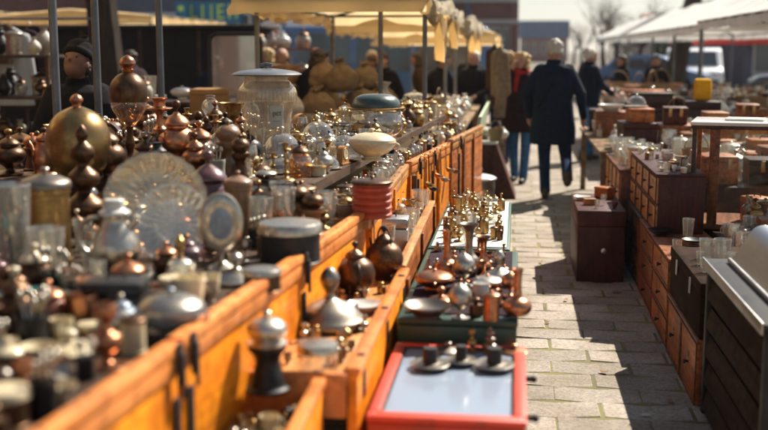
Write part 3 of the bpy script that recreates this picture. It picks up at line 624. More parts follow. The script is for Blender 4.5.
def k_basket(m, m2):
    p = [(.5 + .14 * i / 8 + (.012 if i % 2 else -.012), i / 8) for i in range(9)]
    return [('body', MB().lathe([(.0005, .03)] + p + [(.60, 1.), (.46, .1), (.0005, .08)], 26), m, None), ('handle', MB().tube([(.6 * math.cos(t), 0, .95 + .7 * math.sin(t)) for t in [math.pi * i / 12 for i in range(13)]], .03, 6), m, None)]
for k_, f_, c_, r_ in (('globe_pot', k_globe, 'globe', .42), ('globe_lamp', k_globe_lamp, 'lamp', .19), ('storage_jar', k_storage_jar, 'storage jar', .36), ('glass_bowl', k_glass_bowl, 'bowl', .69), ('ridged_tin', k_ridged_tin, 'tin', .62), ('sack', k_sack, 'sack', .6), ('basket', k_basket, 'basket', .64), ('woven_basket', k_woven_basket, 'basket', .72), ('coffee_grinder', k_coffee_grinder, 'coffee grinder', .42), ('mantel_clock', k_mantel_clock, 'clock', .42), ('trophy_cup', k_trophy, 'trophy', .38), ('flat_iron', k_flat_iron, 'flat iron', .55), ('spoon_jar', k_spoon_jar, 'spoon jar', .32), ('balance_scale', k_balance, 'scale', .6), ('book_stack', k_book_stack, 'books', .6)):
    KINDS_[k_] = f_; CATS[k_] = c_; RAD[k_] = r_
# ------------------------------------------------------------------ people
def limb(mb, pts, rad, seg=12):
    mb.tube(pts, rad, seg)
    for p, r in zip(pts, rad): mb.ball(p, r * .995, seg=seg, ring=8)
def loft(mb, secs, seg=28):
    """closed stack of ellipses (x, y, z, rx, ry)"""
    vs = []; fs = []; n = len(secs)
    for x, y, z, rx, ry in secs:
        for i in range(seg):
            a = 2 * math.pi * i / seg; c, s = math.cos(a), math.sin(a)
            vs.append((x + rx * math.copysign(abs(c) ** .85, c), y + ry * math.copysign(abs(s) ** .85, s), z))
    for j in range(n - 1):
        for i in range(seg):
            k = (i + 1) % seg; fs.append((j * seg + i, j * seg + k, (j + 1) * seg + k, (j + 1) * seg + i))
    fs.append(tuple(range(seg))[::-1]); fs.append(tuple((n - 1) * seg + i for i in range(seg))); mb.add(vs, fs)
def hand(mb, w, d, side, curl=.6, k=1.):
    """palm, four curled fingers of different length, thumb; d = direction the hand points, side = where the thumb goes"""
    w = Vector(w); d = Vector(d).normalized(); t = Vector(side); t = (t - d * t.dot(d)).normalized(); n = d.cross(t)
    limb(mb, [w, w + d * .045, w + d * .085], [.026, .031, .030], 10)
    for i, (o, l) in enumerate(((.030, .070), (.011, .080), (-.010, .074), (-.029, .058))):
        a = w + d * .085 + t * o; p = [a]; dd = d.copy()
        for s_ in (.42, .33, .25):
            p.append(p[-1] + dd * l * s_ * k); dd = (dd * math.cos(curl) + n * math.sin(curl)).normalized()
        limb(mb, p, [.0105, .0098, .0092, .008], 8)
    a = w + d * .03 + t * .025; limb(mb, [a, a + d * .028 + t * .026, a + d * .058 + t * .030 + n * .012], [.014, .012, .010], 8)
def person(label, loc, rz, H=1.75, elbows=None, wrists=None, knees=None, ankles=None, lean=0., head_turn=0., head_nod=0., top='navy cloth', legs='dark jeans', hem=.80,
           hair='white hair', hairstyle='short', skin='skin', hat=None, scarf=None, voxel=.008, bulk=1., strap=None, shoes='brown leather', handdir=None, flare=1., bag=None):
    t = thing('person', label, 'person', loc, rz); k = H / 1.78; t.scale = (k, k, k)
    T = Matrix.Translation((0, 0, .95)) @ Matrix.Rotation(-lean, 4, 'X') @ Matrix.Translation((0, 0, -.95))   # the trunk leans from the hips
    tp = lambda p: tuple(T @ Vector(p))
    el = elbows or [(-.25, -.02, 1.18), (.25, -.02, 1.18)]; wr = wrists or [(-.27, .07, .93), (.27, .07, .93)]
    kn = knees or [(-.10, .02, .50), (.10, .02, .50)]; an = ankles or [(-.10, 0, .08), (.10, 0, .08)]
    hd = handdir or [None, None]
    sh = [(-.145, 0, 1.425), (.145, 0, 1.425)]; b = MB()
    tor = [(0, 0, .86, .10, .08), (0, 0, .92, .155, .105), (0, 0, 1.0, .15, .10), (0, .005, 1.12, .135, .095), (0, .01, 1.25, .155, .11), (0, .005, 1.38, .17, .105), (0, 0, 1.46, .13, .08), (0, 0, 1.50, .06, .055)]
    n0 = len(b.v); loft(b, tor); limb(b, [(0, 0, 1.44), (0, .01, 1.56)], [.06, .053])
    for s_ in range(2): limb(b, [sh[s_], el[s_], wr[s_]], [.058, .042, .028])
    for i in range(n0, len(b.v)): b.v[i] = tp(b.v[i])
    el = [tp(p) for p in el]; wr = [tp(p) for p in wr]; sh = [tp(p) for p in sh]
    for s_ in range(2):
        d = Vector(hd[s_]) if hd[s_] else (Vector(wr[s_]) - Vector(el[s_]))
        hand(b, wr[s_], d, (0, 1, 0) if abs(d.normalized().y) < .8 else (1 if s_ == 0 else -1, 0, 0))
    for s_ in range(2):
        x = (-1, 1)[s_] * .09
        limb(b, [(x, 0, .93), kn[s_], an[s_]], [.088, .055, .038])
        f = Vector(an[s_]); limb(b, [f + Vector((0, -.02, -.03)), f + Vector((0, .10, -.045))], [.036, .03])
    # head: skull, jaw, nose, brow, ears, eye sockets
    h = MB(); h.ball((0, 0, 0), .1, .80, .98, 1.06, 20, 14); h.ball((0, .028, -.062), .06, .92, .95, .95)
    limb(h, [(0, .090, .005), (0, .106, -.026)], [.008, .0115], 8); limb(h, [(-.045, .078, .022), (0, .088, .02), (.045, .078, .022)], [.012, .013, .012], 8)
    pass
    for s_ in (-1, 1): h.ball((s_ * .083, -.005, -.012), .024, .4, .8, 1.2, 10, 8)
    hm = T @ Matrix.Translation((0, .02, 1.65)) @ Matrix.Rotation(head_turn, 4, 'Z') @ Matrix.Rotation(-head_nod, 4, 'X')
    h.xf(hm); b.add(h.v, h.f)
    body = remeshed(b, 'body', skin, t, voxel, 2)
    e = MB()
    for s_ in (-1, 1): e.ball((s_ * .034, .084, .003), .0095, seg=8, ring=6)
    e.xf(hm).build('eyes', 'eye', t)
    if not hat: lp = MB(); lp.ball((0, .094, -.052), .02, 1.2, .35, .28, 10, 6); lp.xf(hm).build('mouth', 'lips', t)
    # hair
    hr = MB()
    hr.ball((0, -.016, .034), .1, .87, .98, .84, 20, 14)
    for i in range(46 if hairstyle != 'short' else 30):
        a = rnd.uniform(0, 6.28); u = rnd.uniform(.15, 1)
        hr.ball((.082 * math.cos(a) * u, -.02 + .088 * math.sin(a) * u - .006, .012 + .088 * math.sqrt(1 - u * u * .9)), .022, seg=8, ring=6)
    if hairstyle == 'bob':
        for i in range(70):
            a = rnd.uniform(math.pi * .93, math.pi * 2.07); hr.ball((.098 * math.cos(a), -.015 + .098 * math.sin(a), rnd.uniform(-.10, .06)), .026, seg=8, ring=6)
        for i in range(12): hr.ball((rnd.uniform(-.06, .06), .070, .075 + rnd.uniform(-.012, .015)), .022, seg=8, ring=6)
    elif hairstyle == 'bald':
        hr = MB()
        for i in range(40):
            a = rnd.uniform(math.pi * .98, math.pi * 2.02); hr.ball((.078 * math.cos(a), -.01 + .088 * math.sin(a), rnd.uniform(-.06, .03)), .018, seg=8, ring=6)
    else:
        for i in range(40):
            a = rnd.uniform(math.pi * 1.02, math.pi * 1.98); hr.ball((.076 * math.cos(a), -.014 + .086 * math.sin(a), rnd.uniform(-.045, .06)), .020, seg=8, ring=6)
    for i, v in enumerate(hr.v):
        v = Vector(v); hr.v[i] = tuple(v * (1 + .10 * mnoise.noise(v * 26)))
    remeshed(hr.xf(hm), 'hair', hair, t, .006, 0)
    if hat:
        q = MB(); loft(q, [(0, -.01, .035, .092, .108), (0, -.01, .05, .100, .116), (0, -.01, .075, .100, .116), (0, -.01, .08, .094, .108), (0, -.015, .13, .088, .10), (0, -.015, .165, .058, .066), (0, -.015, .175, .02, .02)])
        q.ball((0, -.015, .195), .032); remeshed(q.xf(hm), 'beanie', hat, t, .008, 2)
    # clothes
    c = MB(); g = bulk; w2 = .205 * g * flare
    cs = [(0, 0, hem, w2, .150 * g * flare), (0, 0, (hem + .95) / 2 + .01, (.20 * g + w2) / 2, .145 * g), (0, 0, .98, .192 * g, .135 * g), (0, .005, 1.12, .182 * g, .13 * g), (0, .008, 1.26, .20 * g, .14 * g), (0, .0, 1.38, .205 * g, .13 * g), (0, -.005, 1.46, .17 * g, .10 * g), (0, -.005, 1.505, .085, .078), (0, -.005, 1.55, .075, .075)]
    n0 = len(c.v); loft(c, cs)
    for i in range(n0, len(c.v)): c.v[i] = tp(c.v[i])
    for s_ in range(2):
        E, W, S = Vector(el[s_]), Vector(wr[s_]), Vector(sh[s_]); limb(c, [S, S.lerp(E, .5), E, E.lerp(W, .5), W.lerp(E, .03)], [.070 * g, .064 * g, .056 * g, .050, .046])
    # folds
    for i in range(len(c.v)):
        v = Vector(c.v[i]); q = mnoise.noise(v * Vector((7, 7, 3)) if False else Vector((v.x * 8, v.y * 8, v.z * 3))) * .016
        d = Vector((v.x, v.y, 0)); c.v[i] = tuple(v + (d.normalized() * q if d.length > .01 else Vector()))
    remeshed(c, 'jacket' if hem > .78 else 'coat', top, t, voxel, 3)
    if strap: # strap over the right shoulder across the back
        s1 = MB(); pts = [(.115, .10, 1.40), (.10, .0, 1.52), (.06, -.118, 1.40), (-.04, -.155, 1.24), (-.13, -.148, 1.08), (-.20, -.06, .97)]
        s1.tube([tp(p) for p in pts], [.012] * 6, 6); s1.build('bag_strap', 'black cloth', t)
    p_ = MB(); loft(p_, [(0, 0, .86, .155, .115), (0, 0, .94, .168, .12), (0, 0, 1.02, .155, .11)])
    for s_ in range(2):
        A, K = Vector(an[s_]), Vector(kn[s_]); x = (-1, 1)[s_] * .088
        limb(p_, [(x, 0, .92), Vector((x, 0, .92)).lerp(K, .5), K, K.lerp(A, .5), A + (K - A) * .02], [.098, .086, .070, .062, .060])
    remeshed(p_, 'trousers', legs, t, voxel, 2)
    for s_ in range(2):
        f = Vector(an[s_]); q = MB(); limb(q, [f + Vector((0, -.035, -.035)), f + Vector((0, .05, -.035)), f + Vector((0, .15, -.042))], [.043, .045, .036]); limb(q, [f + Vector((0, -.015, -.02)), f + Vector((0, -.01, .04))], [.046, .05])
        remeshed(q, 'shoe', shoes, t, .008, 1)
    if scarf:
        q = MB(); q.tube([(.088 * math.cos(a), .09 * math.sin(a), 1.50 + .015 * math.sin(2 * a)) for a in [6.283 * i / 14 for i in range(14)]], .036, 8, closed=True)
        limb(q, [(.02, .11, 1.48), (.035, .145, 1.38), (.04, .155, 1.26)], [.035, .035, .03]); q.xf(T); remeshed(q, 'scarf', scarf, t, .009, 2)
    return t
# ------------------------------------------------------------------ setting
def setting():
    # one sheet to the horizon: sandy, mossy ground between and beyond the slabs
    m, nt, b = nmat('moss sand'); L = nt.links.new; tc = nt.nodes.new('ShaderNodeTexCoord')
    n = nt.nodes.new('ShaderNodeTexNoise'); n.inputs['Scale'].default_value = 1.7; n.inputs['Detail'].default_value = 8; L(tc.outputs['Object'], n.inputs['Vector'])
    rp = nt.nodes.new('ShaderNodeValToRGB'); L(n.outputs[0], rp.inputs[0]); e = rp.color_ramp.elements
    e[0].position = .36; e[0].color = (.10, .085, .045, 1); e[1].position = .60; e[1].color = (.21, .19, .06, 1); L(rp.outputs[0], b.inputs['Base Color']); b.inputs['Roughness'].default_value = .95
    g = MB().add([(-400, -60, 0), (400, -60, 0), (400, 900, 0), (-400, 900, 0)], [(0, 1, 2, 3)]); mat('worn asphalt', (.20, .175, .145), .95, 0, .3, 3); tag(g.build('ground', 'worn asphalt', smooth=False), 'worn grey-brown ground around the paving', None, None, 'structure')
    tag(MB().add([(-6.2, -9, .003), (10.2, -9, .003), (10.2, 36, .003), (-6.2, 36, .003)], [(0, 1, 2, 3)]).build('joint_moss', 'moss sand', smooth=False), 'moss and sand showing in the joints of the paving', 'moss', None, 'stuff')
    m, nt, b = nmat('paving stone'); L = nt.links.new; tc = nt.nodes.new('ShaderNodeTexCoord'); ge = nt.nodes.new('ShaderNodeNewGeometry')
    n = nt.nodes.new('ShaderNodeTexNoise'); n.inputs['Scale'].default_value = 70; n.inputs['Detail'].default_value = 5; n.inputs['Roughness'].default_value = .8; L(tc.outputs['Object'], n.inputs['Vector'])
    rp = nt.nodes.new('ShaderNodeValToRGB'); L(n.outputs[0], rp.inputs[0]); e = rp.color_ramp.elements
    e[0].position = .36; e[0].color = (.20, .17, .14, 1); e[1].position = .60; e[1].color = (.45, .385, .318, 1)
    n2 = nt.nodes.new('ShaderNodeTexNoise'); n2.inputs['Scale'].default_value = 2.3; n2.inputs['Detail'].default_value = 6; L(tc.outputs['Object'], n2.inputs['Vector'])
    r2 = nt.nodes.new('ShaderNodeValToRGB'); L(n2.outputs[0], r2.inputs[0]); e = r2.color_ramp.elements; e[0].position = .3; e[0].color = (.62, .58, .50, 1); e[1].position = .6; e[1].color = (1, 1, 1, 1)
    mx = nt.nodes.new('ShaderNodeMix'); mx.data_type = 'RGBA'; mx.blend_type = 'MULTIPLY'; mx.inputs[0].default_value = 1; L(rp.outputs[0], mx.inputs[6]); L(r2.outputs[0], mx.inputs[7])
    hs = nt.nodes.new('ShaderNodeHueSaturation'); L(mx.outputs[2], hs.inputs['Color']); mr = nt.nodes.new('ShaderNodeMapRange'); L(ge.outputs['Random Per Island'], mr.inputs[0]); mr.inputs['To Min'].default_value = .84; mr.inputs['To Max'].default_value = 1.12; L(mr.outputs[0], hs.inputs['Value'])
    L(hs.outputs[0], b.inputs['Base Color']); b.inputs['Roughness'].default_value = .9
    bp = nt.nodes.new('ShaderNodeBump'); bp.inputs['Strength'].default_value = .6; bp.inputs['Distance'].default_value = .003; L(n.outputs[0], bp.inputs['Height']); L(bp.outputs[0], b.inputs['Normal'])
    g = MB(); W, D = .42, .225; r_ = random.Random(3)
    for j in range(-44, int(34 / D)):
        y = 1.5 + j * D; far = y > 16
        for i in range(-14 if far else -4, 24 if far else 12):
            x = i * W + (j % 2) * W / 2; q = D * .62; z = .007 + r_.uniform(-.0015, .0015); jg = .003 + (r_.random() ** 2) * .011; x += r_.uniform(-.006, .006)
            o = [(-W / 2, -q * .55), (0, -q), (W / 2, -q * .55), (W / 2, q * .40), (0, q * .85), (-W / 2, q * .40)]
            o = [(-W / 2, -D * .32), (-.02, -D * .62), (W / 2, -D * .32), (W / 2, D * .38), (-.02, D * .38 - D * .02 + 0, ), (-W / 2, D * .38)]
            o = [(-W / 2, -D * .5 + .018), (0, -D * .5 - .018), (W / 2, -D * .5 + .018), (W / 2, D * .5 + .018), (0, D * .5 - .018), (-W / 2, D * .5 + .018)]
            o = [(px * (1 - 2 * jg / W) + r_.uniform(-.003, .003), py * (1 - 2 * jg / D) + r_.uniform(-.003, .003)) for px, py in o]
            tlt = (r_.uniform(-.010, .010), r_.uniform(-.012, .012))
            base = [(x + a, y + c, .001) for a, c in o]; up = [(x + a, y + c, z - .004) for a, c in o]; top = [(x + a * .97, y + c * .955, z + a * tlt[0] + c * tlt[1]) for a, c in o]
            fs = [(k, (k + 1) % 6, 6 + (k + 1) % 6, 6 + k) for k in range(6)] + [(6 + k, 6 + (k + 1) % 6, 12 + (k + 1) % 6, 12 + k) for k in range(6)] + [(12, 13, 14, 15, 16, 17)]
            g.add(base + up + top, fs)
    tag(g.build('pavement', 'paving stone', smooth=False), 'sandy stone slabs with moss in their joints', None, None, 'structure')
def litter():
    for i, (px, py, lb) in enumerate(((548, 322, 'dry leaf on the sunny slabs nearest the green case'), (566, 300, 'dry leaf on the sunny slabs before the oxblood chest'), (604, 372, 'curled leaf at the edge of the shade on the slabs'), (541, 262, 'dry leaf far up the sunny paving'), (671, 402, 'leaf against the foot of the orange-brown drawers'))):
        p = P(px, py, .014); s = .014 + .003 * (i % 3); g = MB(); n_ = [(s * 1.3 * math.cos(a), s * .7 * math.sin(a), .004 + .006 * abs(math.cos(a))) for a in [6.283 * k / 9 for k in range(9)]]; g.add(n_ + [(a, b, c - .0015) for a, b, c in n_], [tuple(range(9)), tuple(range(9, 18))[::-1]] + [(k, (k + 1) % 9, 9 + (k + 1) % 9, 9 + k) for k in range(9)])
        o = g.build('leaf', 'cardboard', loc=p); o.rotation_euler.z = i * 1.3; tag(o, lb, 'litter', 'leaves on the paving')
    for px, py, m, s, lb in ((646, 415, 'paper', .02, 'scrap of white paper on the shaded slabs'), (617, 292, 'cardboard', .03, 'dry brown leaf on the shaded slabs before the oxblood chest')):
        p = P(px, py, .016); g = MB().add([(-s, -.5 * s, 0), (s, -.6 * s, .004), (1.2 * s, .5 * s, .001), (.1 * s, .3 * s, .008), (-s, .6 * s, .002), (-s, -.5 * s, -.0015), (s, -.6 * s, .0025), (1.2 * s, .5 * s, -.0005), (.1 * s, .3 * s, .0065), (-s, .6 * s, .0005)],
            [(0, 1, 2, 3, 4), (9, 8, 7, 6, 5), (0, 5, 6, 1), (1, 6, 7, 2), (2, 7, 8, 3), (3, 8, 9, 4), (4, 9, 5, 0)])
        tag(g.build('paper_scrap' if m == 'paper' else 'leaf', m, loc=p), lb, 'litter')
def bare_tree(label, x, y, h, r, seed, fork=.35, lean=0, spread=1., depth_=6, group='bare trees beyond the market'):
    q = random.Random(seed); t = thing('bare_tree', label, 'tree', (x, y, 0), 0, group); tr = MB(); cr = MB()
    def br(p, d, l, r0, lv):
        n = 4; pts = [p]; dd = d.copy()
        for i in range(n):
            dd = (dd + Vector((q.uniform(-.16, .16), q.uniform(-.16, .16), q.uniform(-.02, .10)))).normalized(); pts.append(pts[-1] + dd * l / n)
        r1 = r0 * .62; rs = [r0 + (r1 - r0) * i / n for i in range(n + 1)]
        (tr if lv < 2 else cr).tube(pts, rs, 8 if lv < 2 else 4)
        if lv >= depth_: return
        for i in range(3 if lv else 4):
            a = q.uniform(0, 6.28); e = q.uniform(.35, .85) * spread; ax = dd.orthogonal().normalized(); ax.rotate(Matrix.Rotation(a, 3, dd)); nd = (dd * math.cos(e) + ax * math.sin(e)).normalized()
            k = q.choice((-1, -2, -1, -3)) if lv else -1
            br(pts[k], nd, l * q.uniform(.55, .8), rs[k] * q.uniform(.55, .75), lv + 1)
    br(Vector((0, 0, 0)), Vector((lean, 0, 1)).normalized(), h * fork, r, 0)
    tr.build('trunk', 'bark', t); cr.build('crown', 'twigs', t, smooth=False); return t
def bush(name, label, cat, x, y, w, d, h, n, s, m='hedge leaves', seed=1, kind=None, group=None):
    q = random.Random(seed); g = MB(); t = thing(name, label, cat, (x, y, 0), 0, group)
    bl = [(q.uniform(-w, w), q.uniform(-d, d), q.uniform(.25, .8) * h, q.uniform(.2, .42) * h) for _ in range(12)]
    for i in range(n):
        bx, by, bz, br_ = q.choice(bl); v = Vector((q.gauss(0, 1), q.gauss(0, 1), q.gauss(0, 1))).normalized() * br_ * q.uniform(.6, 1.05)
        c = Vector((bx, by, bz)) + v; c.z = max(c.z, .1); a = Vector((q.gauss(0, 1), q.gauss(0, 1), q.gauss(0, 1))).normalized() * s; b_ = a.orthogonal().normalized() * s * .6
        g.add([c - a, c + b_, c + a, c - b_], [(0, 1, 2, 3)])
    g.build('foliage', m, t, smooth=False)
    st = MB()
    for bx, by, bz, br_ in bl: st.tube([(0, 0, 0), (bx * .8, by * .8, bz * .6), (bx, by, bz)], [.06, .04, .02], 5)
    st.build('stem', 'bark', t); return t
def building(name, label, x0, x1, y, dep, h, wall, roofm, wins, roof='flat', group=None, cat='building', ww=1.1, wh=1.7, roof_h=2., frame='window frame'):
    """facade looks at the camera (-Y); wins = (columns, rows, first sill height, storey height)"""
    t = thing(name, label, cat, ((x0 + x1) / 2, y, 0), 0, group); a = (x1 - x0) / 2
    MB().box(-a, a, 0, dep, 0, h).build('wall', wall, t, smooth=False)
    if roof == 'gable':
        MB().add([(-a - .3, -.3, h + .003), (a + .3, -.3, h + .003), (a + .3, dep + .3, h + .003), (-a - .3, dep + .3, h + .003), (-a - .3, dep / 2, h + roof_h), (a + .3, dep / 2, h + roof_h)],
                 [(0, 1, 5, 4), (2, 3, 4, 5), (0, 4, 3), (1, 2, 5), (0, 3, 2, 1)]).build('roof', roofm, t, smooth=False)
    else:
        MB().box(-a - .2, a + .2, -.2, dep + .2, h + .003, h + .45).build('roof', roofm, t, smooth=False)
    if h > 11.5:
        for k in range(int(2 * a / 2.6) + 1): MB().box(-a + k * 2.6, -a + k * 2.6 + .42, -.16, -.002, 0, h - .01).build('pilaster', 'stucco grey' if k % 2 else wall, t, smooth=False)
        for z_ in (3.15, 4.35): MB().box(-a, a, -.20, -.162, z_, z_ + .22).build('string_course', 'stucco pale', t, smooth=False)
    nc, nr, z0, sh_ = wins
    for i in range(nc):
        for j in range(nr):
            x = -a + (i + .5) * 2 * a / nc; z = z0 + j * sh_
            if z + wh > h - .2: continue
            f = MB()
            for bx in ((x - ww / 2 - .08, x - ww / 2), (x + ww / 2, x + ww / 2 + .08), (x - .03, x + .03)): f.box(bx[0], bx[1], -.07, -.003, z, z + wh)
            f.box(x - ww / 2 - .08, x + ww / 2 + .08, -.08, -.003, z + wh + .002, z + wh + .1); f.box(x - ww / 2 - .12, x + ww / 2 + .12, -.14, -.003, z - .1, z - .002)
            fo = f.build('window', frame, t, smooth=False); MB().box(x - ww / 2 + .001, x + ww / 2 - .001, -.02, -.004, z + .001, z + wh - .001).build('pane', 'window glass', fo, smooth=False)
    return t
def vehicle(label, kind, x, y, rz, paint, L=4.4, Wd=1.8, H=1.5, group=None):
    """van, bus or car built from its side outline, front at +X"""
    t = thing({'van': 'parked_van', 'bus': 'parked_bus', 'car': 'parked_car'}[kind], label, kind, (x, y, 0), rz, group); l = L / 2
    if kind == 'car': pr = [(-l, .35), (-l, .85), (-l * .93, .98), (-l * .72, 1.02), (-l * .45, H - .03), (l * .05, H), (l * .32, H - .10), (l * .58, 1.0), (l * .95, .82), (l, .6), (l, .35)]
    elif kind == 'van': pr = [(-l, .35), (-l, H - .1), (-l * .95, H), (l * .35, H), (l * .5, H - .1), (l * .78, H * .56), (l * .97, H * .48), (l, .7), (l, .35)]
    else: pr = [(-l, .4), (-l, H - .15), (-l * .97, H), (l * .95, H), (l, H - .2), (l, .4)]
    bm = bmesh.new(); vs = [[bm.verts.new((px, s * Wd / 2 * (1 - .10 * max(0, (pz - .9) / H)), pz)) for px, pz in pr] for s in (-1, 1)]; n = len(pr)
    bm.faces.new(vs[0]); bm.faces.new(vs[1][::-1])
    for i in range(n): bm.faces.new((vs[0][i], vs[1][i], vs[1][(i + 1) % n], vs[0][(i + 1) % n]))
    bmesh.ops.recalc_face_normals(bm, faces=bm.faces); bmesh.ops.bevel(bm, geom=bm.edges[:], offset=.07, segments=3, affect='EDGES', profile=.6)
    g = MB(); bm.verts.ensure_lookup_table(); g.add([v.co.copy() for v in bm.verts], [[v.index for v in f.verts] for f in bm.faces]); bm.free(); g.build('body', paint, t)
    zt = H - .18; zb = {'car': .98, 'van': H * .58, 'bus': 1.1}[kind]; yo = lambda z: Wd / 2 * (1 - .10 * max(0, (z - .9) / H)) + .004
    spans = {'car': [(-l * .55, -.08), (0, l * .38)], 'van': [(l * .02, l * .5)], 'bus': [(-l * .9 + k * l * .36, -l * .9 + k * l * .36 + l * .32) for k in range(5)]}[kind]
    for s in (-1, 1):
        for a, b_ in spans:
            w = MB(); q0, q1 = yo(zb), yo(zt); sl = .12 if kind != 'bus' else 0
            w.add([(a - sl, s * q0, zb), (b_ + sl * 1.6, s * q0, zb), (b_, s * q1, zt), (a + sl, s * q1, zt)] + [(a - sl, s * (q0 - .03), zb), (b_ + sl * 1.6, s * (q0 - .03), zb), (b_, s * (q1 - .03), zt), (a + sl, s * (q1 - .03), zt)],
                  [(0, 1, 2, 3), (7, 6, 5, 4), (0, 4, 5, 1), (1, 5, 6, 2), (2, 6, 7, 3), (3, 7, 4, 0)]); w.build('window', 'window glass', t)
        for wx in (-l * .62, l * .62):
            w = MB().lathe([(.18, 0), (.33, .01), (.34, .05), (.34, .17), (.33, .21), (.18, .22)], 20, (wx, s * Wd / 2 - s * .16, .34), (0, s, 0)).build('wheel', 'tyre', t)
            MB().lathe([(.03, .0), (.19, .005), (.19, .02), (.05, .03), (.0005, .03)], 16, (wx, s * Wd / 2 + s * .062, .34), (0, s, 0)).build('rim', 'satin steel', w)
    # windscreen follows the slanted front of the outline
    a, b_ = {'car': ((l * .34, H - .12), (l * .56, 1.03)), 'van': ((l * .51, H - .14), (l * .76, H * .60)), 'bus': ((l + .002, H - .35), (l + .003, 1.2))}[kind]
    nx = Vector((a[1] - b_[1], 0, b_[0] - a[0])).normalized() * .012; w = MB(); hw = Wd / 2 * .82
    base = [Vector((a[0], -hw * .93, a[1])), Vector((a[0], hw * .93, a[1])), Vector((b_[0], hw, b_[1])), Vector((b_[0], -hw, b_[1]))]
    w.add([v + nx for v in base] + [v - nx for v in base], [(0, 1, 2, 3), (7, 6, 5, 4), (0, 4, 5, 1), (1, 5, 6, 2), (2, 6, 7, 3), (3, 7, 4, 0)]); w.build('windscreen', 'window glass', t)
    for s in (-1, 1): MB().ball((l * .985, s * Wd * .36, .72), .11, .5, 1.2, .8, 12, 8).build('headlight', 'white plastic', t)
    MB().box(l * .99, l + .05, -Wd * .42, Wd * .42, .38, .5, .03).build('bumper', 'black metal', t)
    return t
def text_mesh(s, size, ext=.002):
    c = bpy.data.curves.new('t', 'FONT'); c.body = s; c.size = size; c.extrude = ext; c.align_x = 'CENTER'; c.align_y = 'CENTER'
    o = bpy.data.objects.new('t', c); COL.objects.link(o); dg = bpy.context.evaluated_depsgraph_get(); me = bpy.data.meshes.new_from_object(o.evaluated_get(dg))
    bpy.data.objects.remove(o); bpy.data.curves.remove(c); return me
setting(); litter()
# ------------------------------------------------------------------ large structure: buildings, trees, vehicles
building('brick_building', 'tall dark brick building whose corner ends at the bright gap of sky', -5.6, .06, 62, 12, 16, 'brown brick', 'slate', (6, 4, 1.4, 4.6), ww=.9, wh=1.5)
building('brick_building', 'red brick building seen over the left awning beside the tall dark one', -15.5, -5.65, 60, 12, 13, 'red brick', 'slate', (8, 3, 1.3, 4.4), ww=.9, wh=1.5)
building('town_house', 'low brick house with a blue slate roof closing the end of the street', .45, 6.9, 150, 4.2, 3.3, 'red brick', 'slate', (5, 1, 1.2, 3), 'gable', ww=.6, wh=1.4, roof_h=2.4)
building('apartment_block', 'long blue-grey apartment block behind the left stalls', -38, -15.6, 52, 10, 12, 'stucco grey', 'slate', (15, 4, 3.4, 2.9))
building('corner_shop', 'pale grey shop building carrying the blue shop sign', -15.2, -8.2, 38, 8, 8, 'stucco grey', 'slate', (6, 2, .9, 3.1), ww=.8, wh=2.0)
building('apartment_block', 'dark purple-grey block at the far left edge', -27, -15.4, 40, 8, 10, 'brown brick', 'slate', (8, 3, .9, 3.1), ww=.9, wh=1.8)
# blue shop sign, its letters unreadable yellow-green strokes
a, b = Q(187, 2, 37.5), Q(240, 23, 37.5); cx, cz = (a.x + b.x) / 2, (a.z + b.z) / 2; hw, hh = (b.x - a.x) / 2, (a.z - b.z) / 2
t = thing('shop_sign', 'long blue shop sign with yellow-green letters on the grey shop', 'shop sign', (cx, 37.8, cz)); MB().box(-hw, hw, -.3, .19, -hh, hh, .02).build('panel', 'sign blue', t)
x = -hw * .88
for w_, seq in ((.17, 'L'), (.17, 'I'), (.17, 'J'), (.17, 'E'), (.17, 'I'), (.2, 'F')):
    me = text_mesh(seq, hh * 1.7, .01); o = bpy.data.objects.new('letter', me); COL.objects.link(o); me.materials.append(M['sign yellow']); o.parent = t; o.rotation_euler = (R(90), 0, 0); o.location = (x + .12, -.32, 0); o.scale = (1.0, 1.15, 1); x += hw * .34
a, b = Q(174, 2, 37), Q(186, 18, 37); t = thing('shop_sign', 'small dark blue sign square with one yellow mark left of the long sign', 'shop sign', ((a.x + b.x) / 2, 37.4, (a.z + b.z) / 2)); hw2, hh2 = (b.x - a.x) / 2, (a.z - b.z) / 2
MB().box(-hw2, hw2, -.3, .55, -hh2, hh2, .02).build('panel', 'sign blue', t); MB().ball((0, -.32, .05), .1, 1.1, .3, 1.1).build('emblem', 'sign yellow', t)
building('unseen_terrace', 'tall unseen terrace added left of the market to block sky reflections', -14.5, -10.2, -16, 34, 11, 'brown brick', 'slate', (3, 3, 1.0, 3.3))  # out-of-view terrace, added to keep sky reflections off the right-hand chests
# no-entry disc on its post
p = Q(270, 33, 20); t = thing('road_sign', 'round red and white road sign above the bald man', 'road sign', (p.x, 20, 0)); MB().tube([(0, .04, 0), (0, .04, p.z + .3)], .03, 8).build('pole', 'pole grey', t)
MB().lathe([(.23, 0), (.24, .01), (.23, .02)], 28, (0, 0, p.z), (0, -1, 0)).build('disc', 'sign white', t); MB().lathe([(.12, .021), (.12, .028)], 24, (0.02, 0, p.z), (0, -1, 0)).build('red_mark', 'sign red', t)
# vehicles on the street behind the left stalls
vehicle('blue and white bus parked behind the tan sacks', 'bus', -5.2, 30, R(4), 'car blue', 9, 2.3, 2.3)
vehicle('white van parked under the blue shop sign', 'van', -9.6, 29, R(176), 'car white', 5.2, 2, 2.2)
vehicle('blue car parked left of the white van', 'car', -14.2, 28, R(2), 'car blue')
p = Q(693, 62, 46); vehicle('white van facing the market with a dark blue windscreen behind the right stalls', 'van', p.x, 46, R(-97), 'car white', 4.6, 2.2, 1.75)
vehicle('dark car parked right of the white van behind the right stalls', 'car', 8.5, 30, R(-8), 'car dark')
vehicle('blue car parked beyond the right stall poles', 'car', 5.0, 42, R(-15), 'car blue')
